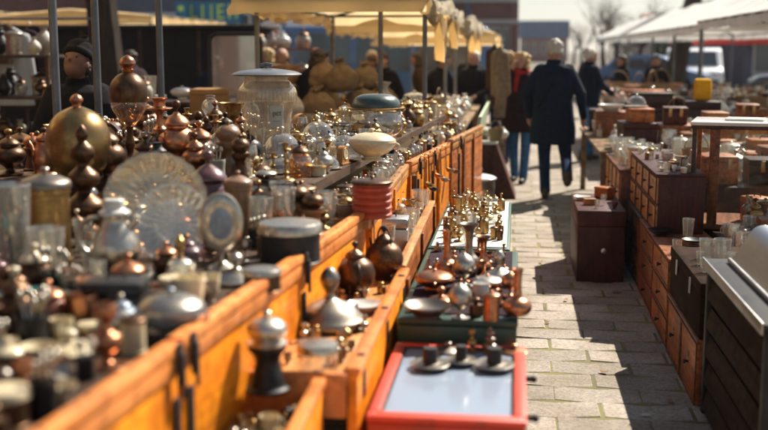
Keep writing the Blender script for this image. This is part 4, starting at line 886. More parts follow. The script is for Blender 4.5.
# right side street
building('showroom', 'low dark blue showroom with a red band behind the right stalls', 10.2, 26, 50, 10, 2.75, 'stucco grey', 'car blue', (7, 1, .7, 3), ww=1.5, wh=1.5)
p = Q(722, 40, 49.6); t = thing('shop_sign', 'red lettering band along the showroom front', 'shop sign', (p.x, 49.6, p.z)); MB().box(-2.2, 2.2, -.1, .38, -.2, .2, .02).build('panel', 'sign red', t)
building('house', 'small house with an orange-red roof above the white canopy', 8.5, 12.6, 70, 8, 2.4, 'stucco pale', 'red-brown pottery', (3, 1, .8, 3), 'gable', roof_h=1.7, wh=1.2)
for i, (px, Y, h, r, sd_, fk, lb) in enumerate(((604, 64, 15, .26, 11, .34, 'slim bare tree just right of the blue roofed house'), (616, 70, 17, .34, 5, .30, 'tall bare tree with a forked crown above the canopy tip'),
        (640, 58, 14, .24, 8, .35, 'bare tree rising over the middle of the white canopy'), (583, 88, 13, .22, 21, .32, 'pale thin bare tree above the two walking men'), (660, 75, 16, .3, 31, .3, 'bare tree with the densest twigs, over the white canopy'),
        (574, 120, 14, .25, 41, .32, 'farthest bare tree, beside the slate roofed house'), (700, 66, 16, .3, 51, .3, 'bare tree at the right over the canopy'))):
    p = Q(px, 50, Y); bare_tree(lb, p.x, Y, h * .8, r * .75, sd_, fk * .45)
p = Q(675, 50, 40); bare_tree('dark thick trunk rising behind the white canopy near its poles', p.x, 40, 14, .38, 77, .45, group='bare trees beyond the market')
p = Q(108, 50, 15); bare_tree('thick dark tree trunk behind the man in the beanie', p.x, 15, 11, .27, 61, .42, spread=.8, group='trees behind the left stalls')
for i, (x, y, w, h, lb) in enumerate(((13.5, 105, 4, 4.2, 'brown-green thicket at the street end behind the walking men'), (15, 90, 6, 6.5, 'brown-green thicket behind the canopy tip'), (26, 85, 7, 7, 'tall brown-green thicket behind the right canopy'), (11, 60, 3, 2.6, 'low thicket just beyond the white canopy'))):
    bush('bare_thicket', lb, 'thicket', x, y, w, 3, h, 5200, .12, 'twigs' if i != 3 else 'hedge leaves', 40 + i, group='thickets beyond the market')
# ------------------------------------------------------------------ canopies
def canopy(label, x0, x1, xr, y0, y1, ze, zr, val, m, poles, polem='pole grey', group='market canopies', crumple=.0, seed=1, pr=.022, sag=.05):
    q = random.Random(seed); t = thing('market_canopy', label, 'canopy', ((x0 + x1) / 2, (y0 + y1) / 2, 0), 0, group); ox, oy = (x0 + x1) / 2, (y0 + y1) / 2
    nx, ny = 20, 24; vs = []; fs = []
    for j in range(ny + 1):
        for i in range(nx + 1):
            x = x0 + (x1 - x0) * i / nx; y = y0 + (y1 - y0) * j / ny
            z = ze + (zr - ze) * ((x - x0) / (xr - x0) if x < xr else (x1 - x) / (x1 - xr))
            z -= sag * abs(math.sin(math.pi * j / 6)) * math.sin(math.pi * min(1, i / nx)); z += q.uniform(-1, 1) * .006
            vs.append((x - ox, y - oy, z))
    for j in range(ny):
        for i in range(nx):
            k = j * (nx + 1) + i; fs.append((k, k + 1, k + nx + 2, k + nx + 1))
    MB().add(vs, fs).build('roof_canvas', m, t)
    v = MB()
    for xe, s in ((x0, -1), (x1, 1)):
        N = 90; vs = []; fs = []
        for k in range(5):
            for j in range(N + 1):
                y = y0 + (y1 - y0) * j / N; f = k / 4; wob = crumple * mnoise.noise(Vector((y * 2.3, k * .9, seed))) * (.4 + f)
                sc_ = val * (.85 + .15 * abs(math.sin(math.pi * (y - y0) / .42))) * (1 + 2.2 * crumple * mnoise.noise(Vector((y * .9, seed, 2))))
                vs.append((xe + s * .012 + s * .02 * math.sin(y * 9) * f + wob - ox, y - oy, ze - f * sc_ + crumple * .3 * mnoise.noise(Vector((y * 3, f * 3, seed + 4)))))
        for k in range(4):
            for j in range(N): c = k * (N + 1) + j; fs.append((c, c + 1, c + N + 2, c + N + 1))
        v.add(vs, fs)
    for ye, s in ((y0, -1), (y1, 1)):
        N = 40; vs = []; fs = []
        for k in range(2):
            for j in range(N + 1):
                x = x0 + (x1 - x0) * j / N; vs.append((x - ox, ye + s * .012 - oy + s * .02 * math.sin(x * 9) * k, ze + (zr - ze) * (((x - x0) / (xr - x0) if x < xr else (x1 - x) / (x1 - xr)) if k == 0 else 0) - (val * .8 if k else 0) - .002))
        for j in range(N): fs.append((j, j + 1, N + 2 + j, N + 1 + j))
        v.add(vs, fs)
    v.build('valance', m, t)
    for ax, ay, az, bx, by, bz in ([(x0, y0, ze - .02, x0, y1, ze - .02), (x1, y0, ze - .02, x1, y1, ze - .02), (xr, y0, zr - .03, xr, y1, zr - .03)] + [(x0, y, ze - .02, x1, y, ze - .02) for y in (y0 + .03, y1 - .03)] + [(x0 if s < 0 else x1, y, ze - .03, xr, y, zr - .05) for y in (y0 + .03, (y0 + y1) / 2, y1 - .03) for s in (-1, 1)]):
        MB().tube([(ax - ox, ay - oy, az), (bx - ox, by - oy, bz)], .016, 7).build('frame_bar', 'black metal', t)
    for px_, py_ in poles: MB().tube([(px_ - ox, py_ - oy, 0), (px_ - ox, py_ - oy, ze - .03)], pr, 10).build('pole', polem, t); 
    return t
canopy('canopy over the man in the beanie, on steel poles behind the brass globe', -5.4, -2.6, -4.0, 4.2, 9.0, 2.5, 2.9, .12, 'cream canvas', [(-2.65, 5.95), (-2.62, 6.5), (-2.58, 7.6), (-5.3, 4.3), (-5.3, 8.9)], 'pole steel', pr=.024)
canopy('nearest cream canopy on the left, its crumpled edge hanging along the aisle', -2.4, -.75, -1.6, 8.95, 13.9, 2.12, 2.34, .17, 'cream canvas', [(-2.38, 9.75), (-1.19, 9.42), (-.79, 9.3), (-.77, 11.7), (-2.36, 13.8), (-.78, 13.8)], crumple=.10, seed=3)
canopy('middle cream canopy on the left behind the crumpled one', -2.5, -.72, -1.6, 14.1, 19.4, 2.06, 2.30, .2, 'cream canvas', [(-2.46, 14.3), (-.76, 16.8), (-2.46, 19.3), (-.75, 19.3)], crumple=.12, seed=5)
canopy('farthest cream canopy on the left beside the blond woman', -2.6, -.40, -1.6, 19.7, 26, 1.98, 2.3, .25, 'cream canvas', [(-2.5, 20), (-.46, 22), (-.46, 25.9), (-2.5, 25.9)], crumple=.10, seed=8)
canopy('pale canopy far behind the beanie man with a sunlit white edge', -9.6, -6.6, -8.1, 19.0, 24.0, 2.30, 2.42, .16, 'cream canvas', [(-6.65, 19.1), (-6.65, 23.9), (-9.5, 19.1), (-9.5, 23.9)], seed=11)
canopy('small pale canopy glimpsed between the two left poles', -12.5, -9.9, -11.2, 20.0, 25.0, 2.40, 2.5, .14, 'cream canvas', [(-10.25, 20.1), (-13.4, 20.1), (-10.25, 24.9)], seed=12)
canopy('white canopy nearest on the right with a yellow-lit underside', 2.8, 5.8, 4.3, 11.9, 17.4, 2.12, 2.85, .15, 'white canvas', [(2.86, 12.0), (2.84, 17.3), (5.7, 12.0), (5.7, 17.3), (3.35, 14.6)], 'pole steel', seed=14, pr=.026)
canopy('white canopy farther along on the right over the seated figures', 2.9, 5.8, 4.3, 17.7, 30, 2.08, 2.8, .15, 'white canvas', [(2.95, 17.9), (3.0, 21.3), (3.0, 24.6), (3.0, 29.8), (5.7, 29.8)], 'pole steel', seed=15, pr=.026)
canopy('last small white canopy at the far end on the right', 3.0, 5.6, 4.3, 33, 42, 2.1, 2.8, .15, 'white canvas', [(3.05, 33.1), (3.05, 41.9), (5.5, 33.1)], 'pole steel', seed=16)
canopy('cream canopy standing behind the nearest white one on the right', 6.1, 9.5, 7.8, 13, 20, 2.25, 2.8, .15, 'cream canvas', [(6.15, 13.1), (6.15, 19.9), (9.4, 19.9)], 'pole steel', seed=17)
# ------------------------------------------------------------------ left stall: table, tiers, orange cases
def xA(y): return -.83 + .074 * (y - 1.9)            # inner line of the nearest long rail
t = thing('display_table', 'long plank table carrying the glass and brass at the left front', 'table', (-1.7, 2.7, 0), 0)
v = MB().add([(-1.6 - .0, -1.5, .925), (.84, -1.5, .925), (1.05, 1.6, .925), (-1.6, 1.6, .925), (-1.6, -1.5, .955), (.84, -1.5, .955), (1.05, 1.6, .955), (-1.6, 1.6, .955)], [(0, 3, 2, 1), (4, 5, 6, 7), (0, 1, 5, 4), (1, 2, 6, 5), (2, 3, 7, 6), (3, 0, 4, 7)]); v.build('top', 'worn dark wood', t)
for lx, ly in ((-1.5, -1.4), (.7, -1.4), (-1.5, 1.5), (.7, 1.5)): MB().box(lx - .03, lx + .03, ly - .03, ly + .03, 0, .923).build('leg', 'dark wood', t)
t = thing('display_table', 'raised plank table carrying the brass globe and the storage jar', 'table', (-1.6, 6.8, 0), 0)
v = MB().add([(-.95, -2.45, 1.075), (.77, -2.45, 1.075), (.871, -.3, 1.075), (1.0, 2.45, 1.075), (-.95, 2.45, 1.075), (-.95, -2.45, 1.118), (.77, -2.45, 1.118), (.871, -.3, 1.118), (1.0, 2.45, 1.118), (-.95, 2.45, 1.118)],
    [(0, 4, 3, 2, 1), (5, 6, 7, 8, 9), (0, 1, 6, 5), (1, 2, 7, 6), (2, 3, 8, 7), (3, 4, 9, 8), (4, 0, 5, 9)]); v.build('top', 'worn dark wood', t)
MB().box(-.93, .74, -2.42, -2.39, .96, 1.074).build('front_board', 'chestnut wood', t)
for lx, ly in ((-.9, -2.37), (.70, -2.35), (-.9, 2.4), (.8, 2.4)): MB().box(lx - .03, lx + .03, ly - .02, ly + .02, 0, 1.073).build('leg', 'dark wood', t)
# second level right of the raised table: ledge for the goods behind the rails
t = thing('display_ledge', 'honey coloured ledge running on behind the teapots', 'shelf', (-.6, 5.9, 0)); v = MB()
v.add([(-.22, -1.55, .93), (.0, -1.55, .93), (-.05, .6, .93), (.22, 3.3, .93), (.005, 3.3, .93), (-.22, -1.55, .97), (.0, -1.55, .97), (-.05, .6, .97), (.22, 3.3, .97), (.005, 3.3, .97)], [(0, 4, 3, 2, 1), (5, 6, 7, 8, 9), (0, 1, 6, 5), (1, 2, 7, 6), (2, 3, 8, 7), (3, 4, 9, 8), (4, 0, 5, 9)]); v.build('board', 'honey wood', t)
for k in (-1.4, .4, 3.1): MB().box(-.03 + max(0, k) * .05, 0. + max(0, k) * .05, k, k + .05, 0, .928).build('leg', 'dark wood', t)
ang = math.atan(.074)
def side_case(label, x, y0, y1, z0, z1, m, mr, rz, posts, group='long orange wooden cases', rail=.045, latches=()):
    """open display case seen from its long aisle side"""
    L = y1 - y0; t = thing('wooden_case', label, 'wooden case', (x, y0, 0), rz, group)
    MB().box(-.024, 0, 0, L, z0, z1 - .03, .003).build('side_panel', m, t)
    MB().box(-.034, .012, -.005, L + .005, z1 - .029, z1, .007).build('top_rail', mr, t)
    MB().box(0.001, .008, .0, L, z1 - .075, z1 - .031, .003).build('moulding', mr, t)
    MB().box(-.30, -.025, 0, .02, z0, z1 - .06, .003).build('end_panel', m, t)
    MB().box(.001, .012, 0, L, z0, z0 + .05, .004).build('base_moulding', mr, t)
    for q_ in [.06 + .19 * i for i in range(int(L / .19))]: MB().lathe([(.007, 0), (.006, .002), (.0005, .003)], 8, (-.011 + rnd.uniform(-.004, .004), q_, z1 - .0005)).build('screw', 'black metal', t)
    for p_ in posts: MB().box(.001, .018, p_ - .02, p_ + .02, z0, z1 - .03, .003).build('post', m, t)
    for q_ in latches:
        l = MB().box(.013, .022, q_ - .013, q_ + .013, z1 - .10, z1 + .004, .003).box(.022, .030, q_ - .009, q_ + .009, z1 - .13, z1 - .02, .003); l.build('latch', 'black metal', t)
        MB().box(.002, .012, q_ - .012, q_ + .012, z0 + .02, z1 - .13, .002).build('strap', 'black metal', t)
    return t
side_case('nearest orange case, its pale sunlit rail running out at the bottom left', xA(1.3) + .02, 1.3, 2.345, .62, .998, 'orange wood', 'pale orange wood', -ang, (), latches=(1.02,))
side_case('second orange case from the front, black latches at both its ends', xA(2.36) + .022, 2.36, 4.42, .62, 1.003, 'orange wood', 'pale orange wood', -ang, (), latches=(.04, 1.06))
side_case('orange case side between the teapots and the copper kettles', -.60, 4.47, 6.3, .62, 1.0, 'orange wood', 'honey wood', .02, (.9,), latches=())
side_case('farther orange case with dark upright straps beside the round lidded bin', -.62, 6.35, 7.7, .40, 1.01, 'orange wood', 'pale orange wood', -.11, (.45, .9), latches=(.2, .7))
side_case('farthest orange case before the pale green panel', -.455, 7.74, 9.3, .40, 1.03, 'orange brown wood', 'honey wood', -.11, (.5, 1.0), latches=(.3,))
# level 2: trays with the teapots
t = thing('wooden_tray', 'deep orange tray holding the dark teapots and the big lid', 'tray', (-.43, 2.9, 0), 0, 'orange trays beside the red case')
MB().box(-.30, -.031, 0, 1.38, .70, .735).build('floor', 'honey wood', t); MB().box(-.030, 0, -.02, 1.38, .36, .762, .004).build('aisle_side', 'orange wood', t)
MB().box(-.036, .010, -.025, 1.385, .764, .785, .006).build('rail', 'pale orange wood', t); MB().box(.001, .014, 1.30, 1.37, .40, .755, .003).build('post', 'orange brown wood', t)
for k_ in (.08, .66, 1.2): MB().box(.0005, .004, k_, k_ + .05, .66, .74, .001).box(-.02, .004, k_ + .012, k_ + .038, .7855, .788, .0005).build('bracket', 'black metal', t)
MB().box(-.33, -.031, -.045, -.022, .64, .77, .004).build('cross_bar', 'pale orange wood', t)
t = thing('wooden_tray', 'farther worn brown tray continuing behind the dark kettle', 'tray', (-.447, 4.31, 0), .012, 'orange trays beside the red case')
MB().box(-.27, -.031, 0, 1.92, .70, .735).build('floor', 'honey wood', t); MB().box(-.030, 0, 0, 1.92, .36, .772, .004).build('aisle_side', 'orange brown wood', t)
MB().box(-.034, .008, -.005, 1.925, .774, .792, .006).build('rail', 'honey wood', t)
for k_ in (.02, .9, 1.84): MB().box(.001, .014, k_, k_ + .05, .40, .768, .003).build('post', 'chestnut wood', t)
t = thing('wooden_tray', 'near orange tray lined with green felt', 'tray', (-.475, 1.35, 0), .03, 'orange trays beside the red case')
MB().box(-.29, -.024, 0, 1.45, .60, .640).build('floor', 'orange wood', t); MB().box(-.28, -.026, .01, 1.44, .641, .646).build('felt_lining', 'green felt', t)
MB().box(-.023, 0, 0, 1.47, .36, .745, .004).build('aisle_side', 'orange wood', t); MB().box(-.028, .010, -.005, 1.475, .747, .77, .006).build('rail', 'pale orange wood', t)
# level 3: red case on a dark crate, two green cases behind
crate('storage_crate', 'dark plank crate carrying the red case', 'crate', -.395, .02, 2.88, 3.6, 0, .542, 'worn dark wood', lid=False)
t = thing('display_case', 'bright red flat display case with a pale glass bed and side latches', 'display case', (-.178, 3.245, .545), 0)
hw, hl = .222, .385
MB().box(-hw, hw, -hl, hl, 0, .085, .006).build('body', 'red frame', t)
MB().box(-hw - .004, hw + .004, -hl - .004, -hl + .045, .087, .108, .007).build('frame', 'red frame', t); MB().box(-hw - .004, hw + .004, hl - .035, hl + .004, .087, .108, .007).build('frame', 'red frame', t)
MB().box(-hw - .004, -hw + .034, -hl + .047, hl - .037, .087, .108, .007).build('frame', 'red frame', t); MB().box(hw - .034, hw + .004, -hl + .047, hl - .037, .087, .108, .007).build('frame', 'red frame', t)
for sx in (-1, 1):
    for sy, yy in ((-1, -hl + .02), (1, hl - .016)): MB().lathe([(.007, 0), (.006, .002), (.0005, .003)], 10, (sx * (hw - .015), yy, .1075)).build('screw', 'satin steel', t)
    MB().box(sx * (hw + .0045) - .001, sx * (hw + .0045) + .001, -hl + .12, -hl + .20, .02, .06, .0005).build('corner_plate', 'satin steel', t)
MB().tube([(-hw + .036, -hl + .047, .1), (hw - .036, -hl + .047, .1), (hw - .036, hl - .037, .1), (-hw + .036, hl - .037, .1)], .004, 6, closed=True).build('bead', 'dark wood', t)
MB().box(-hw + .035, hw - .035, -hl + .046, hl - .036, .086, .096).build('glass_bed', 'interior cloth', t)
for k in (-.22, .16): MB().tube([(hw + .004, k, .06), (hw + .028, k, .06)], .009, 10).ball((hw + .030, k, .06), .012).build('latch_knob', 'black metal', t)
crate('storage_crate', 'dark plank crate under the nearer green case', 'crate', -.40, .0, 3.70, 5.0, 0, .605, 'worn dark wood', lid=False)
t = crate('green_case', 'dark green case crowded with copper pieces behind the red case', 'case', -.408, .022, 3.67, 5.0, .61, .73, 'green paint', lid=True, latch=None, group='dark green cases')
MB().box(-.19, .19, -.60, .62, .1205, .126).build('velvet_lining', 'plum cloth', t)
crate('storage_crate', 'dark plank crate under the farther green case', 'crate', -.40, -.06, 5.1, 6.6, 0, .605, 'worn dark wood', lid=False)
t = crate('green_case', 'farther olive green case with rows of little brass bottles', 'case', -.41, -.015, 5.05, 6.65, .61, .73, 'green paint', lid=True, latch=None, group='dark green cases')
MB().box(-.18, .18, -.78, .78, .1205, .125).build('cloth', 'paper', t)
# bin, slanted stand, pale green panel
t = thing('lidded_bin', 'round dark metal bin with a pale dished lid and knob', 'bin', (-.31, 9.75, 0)); MB().lathe([(.11, 0), (.115, .01), (.13, .40), (.135, .41), (.135, .43), (.13, .50)], 30).build('body', 'grey pewter', t)
l = MB().lathe(smoothprof([(.145, .50), (.148, .515), (.11, .535), (.04, .55)], 2), 30).build('lid', 'white porcelain', t); MB().lathe([(.015, .55), (.015, .57), (.025, .59), (.015, .61), (.0005, .612)], 12).build('knob', 'black metal', l)
t = thing('slanted_stand', 'dark brown stand with a sloping side and a pale top, behind the round bin', 'stand', (-.24, 12.3, 0)); g = MB(); g.extr([(-.25, 0), (.26, 0), (.03, .62), (-.2, .62)], -.3, .3); g.build('body', 'oxblood wood', t)
MB().box(-.22, .05, -.32, .32, .623, .65, .005).build('top', 'paper', t)
t = thing('leaning_panel', 'pale green painted panel leaning beside the farthest orange case', 'panel', (-.34, 9.9, .38), 0); g = MB(); g.add([(-.10, 0, 0), (-.10, 3.2, 0), (.03, 3.2, .68), (.03, 0, .68), (-.13, 0, 0), (-.13, 3.2, 0), (0, 3.2, .68), (0, 0, .68)], [(0, 1, 2, 3), (7, 6, 5, 4), (0, 3, 7, 4), (1, 5, 6, 2), (2, 6, 7, 3), (0, 4, 5, 1)]); g.build('board', 'pale green paint', t)
MB().box(-.135, -.09, 0, 3.2, -.38, -.002).build('foot_rail', 'dark wood', t)
t = thing('display_table', 'far left trestle table under the cream canopy, heaped with white and tan goods', 'table', (-1.45, 12, 0)); MB().box(-.95, .98, -2.35, 2.2, .92, .955, .005).build('top', 'planks', t)
for lx, ly in ((-.9, -2.3), (.92, -2.3), (-.9, 2.1), (.92, 2.1)): MB().box(lx - .03, lx + .03, ly - .03, ly + .03, 0, .918).build('leg', 'planks', t)
# ------------------------------------------------------------------ right row of chests
t = thing('louvred_chest', 'near black chest with wide slanting slats and a bare metal edge', 'chest', (.88, 3.74, 0)); LY = 1.19
MB().box(.034, .62, 0, LY, 0, .70, .004).build('carcass', 'black metal', t)
for yy in (0, LY - .045): MB().box(0, .029, yy, yy + .045, 0, .70, .005).build('post', 'black metal', t)
MB().box(-.012, .625, -.01, LY + .01, .702, .728, .004).build('top', 'black metal', t); MB().box(-.020, -.013, -.01, LY + .01, .69, .735, .002).build('metal_edge', 'satin steel', t)
for j in range(5):
    z = .035 + j * .130; s_ = MB().add([(.020, .047, z + .085), (.020, LY - .047, z + .085), (-.002, LY - .047, z), (-.002, .047, z), (.030, .047, z + .080), (.030, LY - .047, z + .080), (.010, LY - .047, z - .004), (.010, .047, z - .004)], [(0, 1, 2, 3), (7, 6, 5, 4), (0, 3, 7, 4), (1, 5, 6, 2), (0, 4, 5, 1), (3, 2, 6, 7)]); s_.build('slat', 'weathered slat', t, smooth=False)
t = thing('steel_hood', 'polished steel hood lying along the top of the louvred chest', 'steel hood', (1.0, 3.45, .731)); pf = [(-.03, .0), (.02, .09), (.05, .14), (.08, .165), (.12, .17), (.16, .155), (.20, .12), (.24, .09), (.30, .07), (.40, .06), (.45, .03), (.46, 0)]
pf = [(a_ + .0, b_) for a_, b_ in smoothprof([(p_[0] + 1, p_[1]) for p_ in pf], 3)]; pf = [(a_ - 1, b_) for a_, b_ in pf]; MB().extr(pf, 0, 1.40).build('sheet', 'steel sheet', t); MB().box(-.045, -.031, 0, 1.40, .0, .02, .003).build('rim', 'satin steel', t)
drawers('drawer_cabinet', 'low orange-brown drawer under the dark latched trunk', .865, 1.24, 4.98, 5.96, 0, .315, 1, 2, 'chestnut wood', 'orange brown wood', group='drawer cabinets along the aisle')
crate('latched_trunk', 'dark brown trunk with steel latches topped by glass jars', 'trunk', .865, 1.245, 4.98, 5.96, .334, .602, 'trunk brown', trim='satin steel')
drawers('drawer_cabinet', 'bright orange three drawer cabinet beyond the latched trunk', .87, 1.22, 6.0, 6.72, 0, .50, 3, 1, 'chestnut wood', 'orange brown wood', group='drawer cabinets along the aisle')
drawers('drawer_cabinet', 'red-brown three drawer cabinet under the dark knobbed chest', .88, 1.23, 6.78, 7.55, 0, .49, 3, 1, 'chestnut wood', 'chestnut wood', group='drawer cabinets along the aisle')
drawers('drawer_cabinet', 'long low dark cabinet behind the oxblood chest', .885, 1.23, 7.6, 8.5, 0, .49, 2, 2, 'dark wood', 'chestnut wood', group='drawer cabinets along the aisle')
drawers('knobbed_chest', 'upper chest of eight small drawers with a dark end toward the camera', .90, 1.20, 6.9, 8.45, .508, .875, 2, 4, 'oxblood wood', 'honey wood', group='drawer cabinets along the aisle')
drawers('plank_cabinet', 'tall narrow door cabinet topped with rows of glass, beyond the knobbed chest', .83, 1.22, 8.55, 9.9, 0, .72, 2, 4, 'chestnut wood', 'honey wood', group='drawer cabinets along the aisle')
t = crate('oxblood_chest', 'square oxblood chest standing forward in the aisle with small wares on top', 'chest', .455, .80, 7.7, 8.65, 0, .53, 'oxblood wood', lid=True, latch=None); MB().lathe([(.01, 0), (.02, .012), (.0005, .02)], 12, (.02, -.476, .24), (0, -1, 0)).build('key_plate', 'satin steel', t)
crate('base_cabinet', 'long dark base cabinet behind the row of drawer cabinets', 'cabinet', 1.27, 3.0, 7.66, 9.9, 0, .72, 'dark wood', lid=False)
crate('base_cabinet', 'low dark base cabinet under the glass cabinet', 'cabinet', 1.27, 3.0, 5.98, 7.6, 0, .515, 'dark wood', lid=False)
crate('base_cabinet', 'dark base cabinet behind the latched trunk', 'cabinet', 1.27, 2.5, 4.96, 5.95, 0, .60, 'dark wood', lid=False)
t = thing('display_table', 'right hand plank table crowded with boxes and bowls', 'table', (1.7, 11.5, 0)); MB().box(-.93, .9, -1.55, 1.6, .72, .75, .005).build('top', 'planks', t)
for lx, ly in ((-.88, -1.5), (.85, -1.5), (-.88, 1.5), (.85, 1.5)): MB().box(lx - .03, lx + .03, ly - .03, ly + .03, 0, .718).build('leg', 'planks', t)
t = thing('display_table', 'far right plank table under the white canopy', 'table', (3.0, 16.6, 0)); MB().box(-1.65, 1.9, -2.2, 4.5, .72, .75, .005).build('top', 'planks', t)
for lx, ly in ((-1.6, -2.1), (1.8, -2.1), (-1.6, 4.4), (1.8, 4.4)): MB().box(lx - .03, lx + .03, ly - .03, ly + .03, 0, .718).build('leg', 'planks', t)
t = thing('display_table', 'raised back table with dark crates under the nearest white canopy', 'table', (3.7, 12.4, 0)); MB().box(-1.0, 2.0, -.7, .7, .92, .95, .005).build('top', 'planks', t)
for lx, ly in ((-.95, -.6), (1.9, -.6), (-.95, .6), (1.9, .6)): MB().box(lx - .03, lx + .03, ly - .03, ly + .03, 0, .918).build('leg', 'planks', t)
# glass cabinet
t = thing('glass_cabinet', 'glass display cabinet with brown wooden stiles and a pale top board', 'display cabinet', (2.09, 7.12, .532), R(-13)); a, b, h = .92, .27, .66
MB().box(-a, a, -b, b, -.011, .025, .004).build('base_board', 'chestnut wood', t); MB().box(-a - .015, a + .015, -b - .015, b + .015, h, h + .022, .004).build('top_board', 'white porcelain', t)
MB().box(-a - .01, a + .01, -b - .01, b + .01, h - .022, h - .001, .003).build('top_frame', 'worn dark wood', t)
for x_, y_, w_ in ((-a, -b, .028), (-a, b - .03, .03), (a - .03, -b, .03), (a - .03, b - .03, .03), (-a + .11, -b - .002, .062), (.0, b - .03, .03), (.32, -b - .002, .05)): MB().box(x_, x_ + w_, y_, y_ + .03, .026, h - .023, .003).build('stile', 'worn dark wood' if x_ == -a and y_ == -b else 'chestnut wood', t)
MB().box(-a + .029, a - .031, -b + .012, -b + .016, .026, h - .023).build('pane', 'pane glass', t, smooth=False); MB().box(-a + .010, -a + .014, -b + .031, b - .031, .026, h - .023).build('pane', 'pane glass', t, smooth=False); MB().box(-a + .031, a - .031, b - .014, b - .010, .026, h - .023).build('pane', 'pane glass', t, smooth=False)
Z1, Z2, ZL, ZT, ZN, ZG, ZR = .957, 1.12, .972, .737, .648, .738, .643
# ------------------------------------------------------------------ hero goods of the left stall
pput('globe_pot', 'aged brass', 80, 184, 90, Z2, 'big round brass globe with a copper knob', m2='copper', ref='the brass globe', w=.86)
pput('finial', 'dark bronze', 86, 236, 112, Z1, 'tall dark turned finial standing before the brass globe', ref='the tall dark finial', w=.8)
pput('canister', 'old brass', 49, 264, 98, Z1, 'tall brass canister with a broad dished lid at the left', m2='grey pewter', w=.76, ref='the brass canister')
pput('tumbler', 'smoky glass', 10, 280, 98, Z1, 'big cloudy glass cylinder at the left edge of the photo', w=.75, ref='the cloudy glass cylinder')
pput('tumbler', 'clear glass', 48, 286, 60, Z1, 'thick clear glass cylinder in front of the brass canister', w=.95)
pput('display_plate', 'cream reflection glass', 158, 252, 100, Z1, 'big upright glass plate with cream reflections in its tint behind the silver jug', rz=.25, w=1.0, ref='the big glass plate', rad=.12)
pput('display_plate', 'clear glass', 176, 262, 80, Z1, 'smaller clear plate leaning before the big upright glass one', rz=.15, w=.95, rad=.1)
pput('jug', 'silver', 117, 276, 78, Z1, 'silver jug with a big loop handle and flat cap', m2='white porcelain', rz=.1, ref='the silver jug')
pput('round_lamp', 'silver', 222, 272, 80, Z1, 'round silver drum lamp with a pale glass face', m2='blue-grey pottery', rz=.25, w=.72, ref='the round drum lamp')
pput('hand_bell', 'silver', 181, 282, 48, Z1, 'wide silver hand bell in front of the glass plate', m2='old brass', w=1.15, ref='the silver bell')
pput('pot_lid', 'silver', 236, 282, 30, Z1, 'bright silver pot lid in front of the round drum lamp', w=.9)
pput('tin', 'black iron', 290, 262, 44, ZL - .015, 'black round pan-like tin with a silver lid by the rail', m2='silver', w=1.15, ref='the black round tin')
pput('tin', 'dark bronze', 262, 290, 24, Z1, 'low dark tin with a pale lid before the black round tin', m2='silver', w=1.3)
pput('casket', 'black iron', 118, 322, 48, Z1, 'square black box with a loop handle before the silver jug', rz=.1, ref='the square black box')
pput('dish', 'teal enamel', 22, 320, 24, Z1, 'wide teal dish at the left edge', w=2.0, ref='the teal dish')
pput('lidded_jar', 'red-brown pottery', 50, 328, 50, Z1, 'red-brown lidded jar beside the teal dish', m2='copper', ref='the red-brown jar')
pput('teapot', 'blue-grey pottery', 122, 338, 46, Z1, 'blue-grey round teapot in front of the square black box', m2='silver', rz=2.6)
pput('tureen', 'blue-grey pottery', 172, 336, 50, Z1, 'blue-grey tureen with a bright domed lid near the rail', m2='silver', w=.85, ref='the blue-grey tureen')
pput('pot_lid', 'cream enamel', 70, 352, 24, Z1, 'cream knobbed lid in front of the red-brown jar', w=1.2)
pput('cup', 'copper', 82, 330, 36, Z1, 'copper cup between the red-brown jar and the black box')
pput('globe_lamp', 'dark bronze', 131, 166, 110, Z2, 'globe lamp with an amber font and a dark domed top', m2='copper', ref='the globe lamp', w=.92)
pput('storage_jar', 'frosted glass', 268, 156, 92, Z2, 'large ribbed storage jar with a grey flat lid and paper price label', m2='grey enamel', rz=-.12, ref='the storage jar', w=.93)
pput('samovar', 'copper', 178, 172, 72, Z2, 'copper urn with a tall knobbed lid behind the big plate', m2='dark bronze', ref='the copper urn', w=.9)
pput('candlestick', 'copper', 161, 160, 62, Z2, 'stout copper candlestick beside the globe lamp', w=1.25)
pput('urn', 'dark bronze', 108, 182, 62, Z2, 'dark bronze urn between the globe and the globe lamp')
pput('lidded_jar', 'brown wood', 200, 172, 52, Z2, 'turned wooden jar right of the copper urn', m2='copper', w=.8)
pput('teapot', 'black iron', 226, 150, 38, Z2, 'round black teapot just left of the storage jar', rz=2.0, ref='the round black teapot', w=.9)
pput('lidded_jar', 'plum lacquer', 210, 236, 86, Z1, 'plum lacquered jar with a bulging lid behind the drum lamp', w=.70, ref='the plum jar')
pput('pepper_mill', 'brown wood', 229, 176, 56, Z2, 'turned wooden pepper mill in front of the storage jar', ref='the wooden pepper mill', w=.9)
pput('pepper_mill', 'dark bronze', 241, 182, 48, Z2, 'dark pepper mill touching the wooden one on its right', w=.8)
pput('canister', 'brown wood', 239, 240, 70, Z1, 'worn brown canister between the plum jar and the glass tumblers', w=.62, ref='the worn brown canister')
pput('tumbler', 'clear glass', 262, 242, 46, Z1, 'ribbed clear tumbler right of the worn brown canister', w=.8)
pput('tumbler', 'clear glass', 284, 236, 50, ZL - .015, 'tall clear tumbler behind the black round tin', w=.75)
pput('cloche', 'smoky glass', 282, 166, 40, Z2, 'smoky domed cover with a dark knob below the storage jar', m2='silver', w=.66, ref='the smoky dome')
pput('cloche', 'clear glass', 318, 148, 32, Z2, 'clear domed cover right of the storage jar', m2='silver', w=.72, ref='the clear dome')
pput('cloche', 'clear glass', 344, 160, 30, Z2, 'second clear dome, nearer and right of the first', m2='silver', w=.72)
pput('lidded_jar', 'amber glass', 300, 176, 36, Z2, 'amber glass jar with a dark lid under the clear dome', m2='dark bronze', w=.9, ref='the amber jar')
